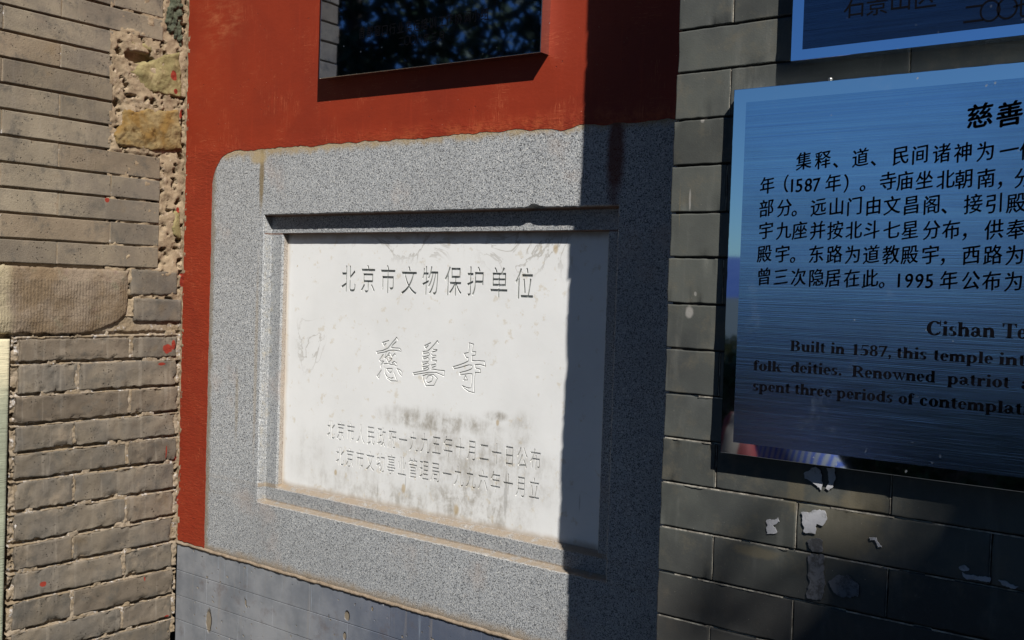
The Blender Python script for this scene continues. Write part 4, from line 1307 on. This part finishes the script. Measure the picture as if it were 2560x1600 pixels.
sign_text('text_line', [(ch, *q) for ch, q in zip("二〇〇八年三月", it)], .030, .0185, .023, SA)

# B: large bilingual sign
BX0, BX1, BZ0, BZ1, BT = 1.6975, 2.414, 1.2772, 1.7893, .020
SB = sign('bilingual_sign', BX0, BX1, BZ0, BZ1, 0, QP, BT, .0192, m_border_b, m_panel_b, 'larger lower steel sign on the pier with Chinese and English text')
pB = QP + BT + .0004
KW, KH = .0222, .0252
def kai(text, xs, yfun, wd=KW, ht=KH, parent=SB, p=pB):
    sign_text('text_line', [(ch, x, yfun(x)) for ch, x in zip(text, xs)], p, wd, ht, parent, .13)
def pl_(*pts):
    def f(x):
        for (x0, y0), (x1, y1) in zip(pts, pts[1:]):
            if x <= x1 or (x1, y1) == pts[-1]:
                return y0 + (y1 - y0) * (x - x0) / (x1 - x0)
    return f
kai("集释、道、民间诸神为一体", [2009.5, 2057, 2102, 2151, 2197, 2252, 2300, 2354, 2408, 2464, 2523, 2574], pl_((2009, 402), (2252, 388), (2523, 375)))
kai("年（1587年）。寺庙坐北朝南，分", [1918, 1953, 1990, 2008, 2031, 2051, 2083, 2129, 2170, 2220, 2262, 2311, 2364, 2410, 2465, 2514, 2560], pl_((1918, 463), (2083, 457), (2262, 451), (2560, 443)))
kai("部分。远山门由文昌阁、接引殿", [1916, 1961, 1998, 2046, 2091, 2136, 2183.5, 2230, 2278, 2329, 2375, 2433, 2486, 2540], pl_((1916, 520), (2183, 514), (2540, 507)))
kai("宇九座并按北斗七星分布，供奉", [1915, 1959, 1999, 2044, 2088, 2134.5, 2179, 2229, 2275, 2329, 2378, 2425, 2485, 2540], pl_((1915, 576), (2540, 573)))
kai("殿宇。东路为道教殿宇，西路为", [1911, 1956, 1994, 2040.5, 2086, 2132, 2178, 2227, 2274, 2326, 2370, 2428, 2482, 2537], pl_((1911, 634), (2178, 636), (2537, 637)))
kai("曾三次隐居在此。1995年公布为", [1910, 1952, 1996, 2040.5, 2082.5, 2129.5, 2175, 2218, 2258.5, 2284, 2310, 2335, 2372, 2427, 2479, 2534], pl_((1910, 691), (2175, 696), (2534, 703)))
# heavier title
def bold(ch, x, z, wd, ht, p, parent):
    gs = []
    for dx, dz in ((0, 0), (.0008, .0003), (-.0008, -.0003), (0, .0007), (0, -.0007)):
        gs.append(placed(ch, x + dx, z + dz, wd, ht, .13))
    return gs
gs = []
for ch, px, py in (("慈", 2450, 289), ("善", 2524, 284)):
    x, z = front(px, py, pB); gs += bold(ch, x, z, .031, .031, pB, SB)
x2, z2_ = front(2524, 284, pB)
gs += bold("寺", x2 + .0325, z2_, .031, .031, pB, SB)
flat_letters('text_line', gs, pB, m_ink, SB)
z3 = lambda a, b: (1700 + a / 2.81, 500 + b / 2.81)
def eng(words, size):
    gs = []
    for (wd, a, b, ya, yb) in words:
        xa, za = front(*z3(a, ya), pB)
        xb, zb_ = front(*z3(b, yb), pB)
        gs += latin(wd, xa, xb, za, zb_, size)
    flat_letters('text_line', gs, pB, m_ink, SB)
eng([("Cishan", 1725, 2215, 948, 968), ("Temple", 2258, 2795, 970, 992)], .0262)
eng([("Built", 770, 1022, 1060, 1074), ("in", 1056, 1158, 1077, 1084), ("1587,", 1200, 1490, 1088, 1105), ("this", 1518, 1735, 1108, 1122), ("temple", 1776, 2200, 1126, 1152), ("int", 2236, 2430, 1155, 1168)], .0212)
eng([("folk", 512, 712, 1196, 1207), ("deities.", 772, 1140, 1208, 1234), ("Renowned", 1204, 1795, 1240, 1282), ("patriot", 1876, 2318, 1290, 1322), ("a", 2392, 2480, 1328, 1334)], .0212)
eng([("spent", 508, 775, 1338, 1358), ("three", 802, 1066, 1362, 1384), ("periods", 1098, 1496, 1388, 1424), ("of", 1532, 1642, 1428, 1438), ("contemplati", 1680, 2450, 1442, 1512)], .0212)
# fixing screw on the top edge
bm = bmesh.new()
bmesh.ops.create_uvsphere(bm, u_segments=12, v_segments=6, radius=.0034)
me = bpy.data.meshes.new('screw'); bm.to_mesh(me); bm.free()
mm = Mat('zinc_screw', .35, 1, .5); m_zn = mm.col((.7, .68, .62))
sx_, sz_ = front(2077, 197, .295)
so_ = link('screw', me, m_zn, SB, True)
me.transform(Matrix.Translation((sx_, -.296, BZ1 + .0022)) @ Matrix.Diagonal((1, 1, .75, 1)))

# C: upper sign
SCg = sign('upper_steel_sign', 1.7805, 2.40, 1.8188, 2.30, 0, QP, .025, .0165, m_border_c, m_panel_c, 'dark steel sign with bright blue border cropped at the top right, above the bilingual sign')
pC = QP + .0254
z7 = lambda a, b: (2080 + a / 5.04, b / 5.04)
sign_text('text_line', [("石", 2137, 13), ("景", 2193, 7), ("山", 2252, -4), ("区", 2313, -10)], pC, .030, .034, SCg)
sign_text('text_line', [("二", *z7(1785, 168)), ("〇", *z7(1992, 135)), ("〇", *z7(2207, 102)), ("七", *z7(2420, 78))], pC, .026, .030, SCg)

# ================================================================ PAPER SCRAPS ON THE PIER
mm = Mat('torn_white_paper', .8, 0, .3)
mm.bump(mm.noise(90, 5), .0012, .6)
m_paper = mm.col(mm.mix(mm.rng(mm.noise(70, 5, .7), .5, .68, 0, .6), (.44, .44, .46), (.17, .168, .165)))
mm = Mat('glue_residue', .7, 0, .4)
m_glue = mm.col(mm.mix(mm.rng(mm.noise(90, 6, .75), .42, .6), (.15, .155, .17), (.07, .07, .072)))
def scrap(name, pts, label, mat, th=.0006):
    P = []
    pw = [Vector(front(1600 + a / 2.52, 1038 + b / 2.52, QP)) for a, b in pts]
    n = len(pw)
    for i in range(n):
        a, b = pw[i], pw[(i + 1) % n]
        k = max(1, int((b - a).length / .0015))
        for j in range(k):
            q = a.lerp(b, j / k)
            P.append((q.x + fbm((q.x, q.y, 3), 110, 5) * .0030, q.y + fbm((q.x, q.y, 8), 110, 5) * .0030))
    flat, tris = fill([P])
    k_, n = len(flat), len(P)
    vv = [(x, -(QP + .0016 + th), z) for x, z in flat] + [(x, -(QP + .0016 + th), z) for x, z in P] + [(x, -(QP + .0008), z) for x, z in P]
    fs = [tuple(t) for t in tris] + [(k_ + i, k_ + (i + 1) % n, k_ + n + (i + 1) % n, k_ + n + i) for i in range(n)]
    o = mesh(name, vv, fs, mat)
    bm = bmesh.new(); bm.from_mesh(o.data); bmesh.ops.remove_doubles(bm, verts=bm.verts, dist=1e-5); bmesh.ops.recalc_face_normals(bm, faces=bm.faces); bm.to_mesh(o.data); bm.free()
    tag(o, label, 'paper scrap', 'torn paper scraps stuck to the pier')
scrap('paper_scrap', [(1042, 362), (1100, 322), (1142, 345), (1150, 395), (1162, 432), (1152, 476), (1120, 440), (1080, 420), (1045, 400)], 'torn white paper directly below the bilingual sign, half in its shadow', m_paper)
scrap('paper_scrap', [(1185, 330), (1228, 330), (1232, 395), (1222, 445), (1192, 478), (1172, 465), (1185, 430)], 'narrow torn paper strip just right of the scrap under the sign', m_paper)
scrap('paper_scrap', [(1030, 612), (1085, 602), (1130, 592), (1172, 600), (1180, 660), (1162, 690), (1115, 680), (1105, 740), (1060, 742), (1032, 730)], 'largest white torn paper patch on the second tile course below the sign', m_paper)
scrap('paper_scrap', [(795, 665), (835, 662), (872, 648), (876, 672), (838, 690), (862, 705), (866, 742), (830, 748), (800, 740), (812, 700)], 'small claw-shaped white scrap on the tile left of the largest patch', m_paper)
scrap('paper_scrap', [(1062, 785), (1110, 765), (1150, 790), (1152, 860), (1090, 855), (1060, 830)], 'greyish rubbed paper remnant right under the largest white patch', m_glue)
scrap('paper_scrap', [(1062, 880), (1165, 880), (1160, 1000), (1168, 1085), (1140, 1160), (1058, 1150), (1068, 1000)], 'long faint strip of paper residue running down the pier tiles', m_glue)
scrap('paper_scrap', [(1190, 1050), (1240, 1005), (1320, 1010), (1390, 1080), (1370, 1140), (1290, 1150), (1220, 1110)], 'faint oval paper residue beside the long residue strip', m_glue)
scrap('paper_scrap', [(1445, 765), (1490, 768), (1522, 828), (1500, 830), (1480, 785), (1450, 785)], 'tiny bluish hooked scrap right of the largest patch', m_paper)
scrap('paper_scrap', [(2010, 955), (2050, 940), (2068, 965), (2040, 990), (2018, 975)], 'small smudged scrap above the long ragged one near the right edge', m_paper)
scrap('paper_scrap', [(2040, 1000), (2100, 1005), (2160, 1018), (2212, 1020), (2205, 1052), (2130, 1040), (2060, 1025)], 'ragged horizontal scrap low on the tile near the right edge', m_paper)
scrap('paper_scrap', [(2255, 1038), (2310, 1048), (2380, 1080), (2340, 1090), (2270, 1062)], 'ragged scrap farthest right, across the joint from the horizontal one', m_paper)

# ================================================================ WHAT STANDS BEHIND THE CAMERA (mirrored in the steel, casting shade, or added to block sky)
mm = Mat('tree_bark', .9, 0, .2)
mm.bump(mm.noise(40, 6), .01, .8)
m_bark = mm.col(mm.mix(mm.noise(12, 5), (.07, .05, .035), (.12, .095, .07)))
mm = Mat('leaf_green', .6, 0, .3)
m_leaf = mm.col(mm.mix(mm.rng(mm.noise(1.3, 4), .35, .65), (.025, .045, .018), (.05, .075, .028)))
def limb(vv, fs, a, b, ra, rb, n=8):
    a, b = Vector(a), Vector(b)
    d = (b - a).normalized()
    n1 = d.orthogonal().normalized()
    n2 = d.cross(n1)
    k = len(vv)
    for p, r in ((a, ra), (b, rb)):
        for i in range(n):
            t = 2 * pi * i / n
            vv.append(tuple(p + n1 * cos(t) * r + n2 * sin(t) * r))
    for i in range(n): fs.append((k + i, k + (i + 1) % n, k + n + (i + 1) % n, k + n + i))
def tree(label, base, trunk_h, crown_pts, leaf, seed):
    R_ = random.Random(seed)
    e = tag(empty('tree', base), label, 'tree')
    vv, fs = [], []
    top = Vector((base[0], base[1], trunk_h))
    limb(vv, fs, base, top, .18, .12, 12)
    for k in range(14):
        q = R_.choice(crown_pts)
        mid = top.lerp(q, .5) + Vector((0, 0, .3))
        limb(vv, fs, top - Vector((0, 0, .1)), mid, .07, .04)
        limb(vv, fs, mid, q, .04, .012)
    mesh('trunk', vv, fs, m_bark, e, True)
    vv, fs = [], []
    for q in crown_pts:
        n1 = Vector((R_.gauss(0, 1), R_.gauss(0, 1), R_.gauss(0, 1))).normalized()
        n2 = n1.orthogonal().normalized()
        n3 = n1.cross(n2)
        s = leaf * R_.uniform(.6, 1.4)
        k = len(vv)
        for a, b in ((-1, 0), (0, -.45), (1, 0), (0, .45)): vv.append(tuple(q + n2 * a * s + n3 * b * s))
        fs.append((k, k + 1, k + 2, k + 3))
    mesh('crown', vv, fs, m_leaf, e)
    return e
def clumps(center, rad, n_cl, per, cr, seed, squash=.8):
    R_ = random.Random(seed)
    out_ = []
    for _ in range(n_cl):
        while True:
            d = Vector((R_.uniform(-1, 1), R_.uniform(-1, 1), R_.uniform(-1, 1)))
            if d.length < 1: break
        c_ = Vector(center) + Vector((d.x * rad, d.y * rad, d.z * rad * squash))
        for _ in range(per):
            out_.append(c_ + Vector((R_.gauss(0, cr), R_.gauss(0, cr), R_.gauss(0, cr * .7))))
    return out_
# tree reflected in the mirror sign (beyond the end of the brick wall)
tree('leafy dark tree mirrored in the polished sign', (-5.0, -5.6, 0), 2.2, clumps((-4.7, -5.5, 4.0), 2.7, 330, 58, .25, 3), .070, 5)
# tree on the sun side whose crown shades the lower right of the pier
def shade_crown(seed):
    R_ = random.Random(seed)
    out_ = []
    for _ in range(260):
        while True:
            a, b, s = R_.uniform(-1, 1), R_.uniform(-1, 1), R_.uniform(-1, 1)
            if a * a + b * b + s * s < 1: break
        q = Vector((2.742 + a * 1.12, -QP, .255 + b * 1.12)) + SUN * (7.4 + s * 1.3)
        for _ in range(70):
            out_.append(q + Vector((R_.gauss(0, .12), R_.gauss(0, .12), R_.gauss(0, .10))))
    return out_
cp = shade_crown(11)
cc_ = sum(cp, Vector()) / len(cp)
tree('broad tree on the sunny side shading the lower right of the pier', (cc_.x + .2, cc_.y - .1, 0), 3.6, cp, .075, 8)

# high crown and east hall added to block sky light, and a low hedge
tree('tall unseen tree added behind the viewer, its high crown blocking sky light', (1.0, -8.2, 0), 5.0, clumps((1.6, -7.4, 7.6), 3.3, 170, 60, .30, 21), .11, 6)
HL = tag(empty('added_hall', (7.5, -3.5, 0)), 'unseen grey hall added east of the gate to block sky light', 'building')
box('hall_wall', 6.4, 9.5, 0, 4.6, -2.0, 9.0, 'R', m_tile, HL)
mesh('hall_roof', [(5.9, 2.5, 4.5), (5.9, -9.5, 4.5), (8.0, -9.5, 6.2), (8.0, 2.5, 6.2), (10.1, -9.5, 4.5), (10.1, 2.5, 4.5)], [(0, 1, 2, 3), (3, 2, 4, 5), (0, 3, 5), (1, 4, 2), (0, 5, 4, 1)], m_tile, HL)
box('door', 6.36, 6.4, 0, 2.4, 3.0, 4.2, 'R', m_wood, HL)
for k, (bx, by, ch_, rr, sd) in enumerate(((4.2, -9.0, 4.2, 2.4, 31), (7.4, -9.5, 3.6, 2.4, 32), (9.8, -6.2, 3.4, 2.2, 33), (4.6, -13.0, 4.8, 2.2, 34))):  # unseen trees added to cut sky light from the south
    tree(('round leafy tree added south of the gate to block sky light', 'dense tree added south-east of the gate to block sky light', 'dense tree added beside the hall to block sky light', 'farther leafy tree added behind the round one to block sky light')[k], (bx, by, 0), 1.6, clumps((bx, by, ch_), rr, 130, 50, .30, sd), .12, sd)
def hedge():
    R_ = random.Random(4)
    vv, fs = [], []
    for _ in range(26000):
        x = R_.uniform(-9, 4.5)
        d = R_.random()
        y, z = (-6.0 - .25 * R_.random() ** 2, R_.uniform(0.0, 1.02)) if d < .55 else (R_.uniform(-9.5, -6.0), .98 + R_.uniform(-.05, .07))
        q = Vector((x, y, z))
        n2 = Vector((R_.gauss(0, 1), R_.gauss(0, 1), R_.gauss(0, 1))).normalized()
        n3 = n2.orthogonal().normalized()
        k = len(vv)
        s_ = .05
        for a, b in ((-1, 0), (0, -.5), (1, 0), (0, .5)): vv.append(tuple(q + n2 * a * s_ + n3 * b * s_))
        fs.append((k, k + 1, k + 2, k + 3))
    e = tag(empty('clipped_hedge', (-2, -7, 0)), 'low clipped evergreen hedge across the forecourt', 'hedge')
    mesh('foliage', vv, fs, m_leaf, e)
    box('branches', -8.9, 4.4, 0, .96, 6.12, 9.4, 'R', m_bark, e)
hedge()

# two bundles and a bucket near the wall, mirrored in the lower left corner of the bilingual sign
mm = Mat('striped_cloth', .8, 0, .2)
wv = mm.n('ShaderNodeTexWave', wave_type='BANDS', bands_direction='X')
mm.l(mm.P, wv.inputs[0]); wv.inputs['Scale'].default_value = 14
m_strip = mm.col(mm.mix(mm.rng(wv.outputs[1], .45, .55), (.014, .04, .20), (.13, .145, .17)))
mm = Mat('red_white_cloth', .7, 0, .3)
wv = mm.n('ShaderNodeTexWave', wave_type='BANDS', bands_direction='X')
mm.l(mm.P, wv.inputs[0]); wv.inputs['Scale'].default_value = 3.2
m_rp = mm.col(mm.mix(mm.rng(wv.outputs[1], .45, .5), (.10, .006, .01), (.16, .145, .13)))
mm = Mat('orange_plastic', .5, 0, .4); m_op = mm.col((.8, .13, .02))
def mirrored(px, py, dist):
    """point seen in the flat steel sign at that place, dist metres out from it"""
    d = ray(px, py).normalized()
    x, z = front(px, py, QP + BT)
    return Vector((x, -(QP + BT), z)) + Vector((d.x, -d.y, d.z)) * dist
def bundle(name, c_, rx, ry, rz, mat, label, cat, sd):
    vv, fs = [], []
    n, m_ = 28, 14
    for j in range(m_ + 1):
        t = pi * j / m_
        for i in range(n):
            a = 2 * pi * i / n
            d = Vector((sin(t) * cos(a), sin(t) * sin(a), cos(t)))
            k = 1 + .10 * fbm((d.x, d.y, d.z + sd), 1.6, 3) + .03 * fbm((d.x, d.y, d.z + sd), 6, 3)
            vv.append((c_[0] + d.x * rx * k, c_[1] + d.y * ry * k, max(.0, c_[2] + d.z * rz * k)))
    for j in range(m_):
        for i in range(n):
            fs.append((j * n + i, (j + 1) * n + i, (j + 1) * n + (i + 1) % n, j * n + (i + 1) % n))
    tag(mesh(name, vv, fs, mat, None, True), label, cat)
q1 = mirrored(1985, 1085, 2.6)
q2 = mirrored(1840, 1060, 2.4)
bundle('cloth_bundle', (q1.x, q1.y, q1.z - .42), .24, .20, .45, m_strip, 'blue and white striped cloth bundle mirrored low in the sign corner', 'bundle', 2)
bundle('cloth_bundle', (q2.x, q2.y, q2.z - .40), .10, .12, .43, m_rp, 'red and white cloth bundle beside the striped one', 'bundle', 5)
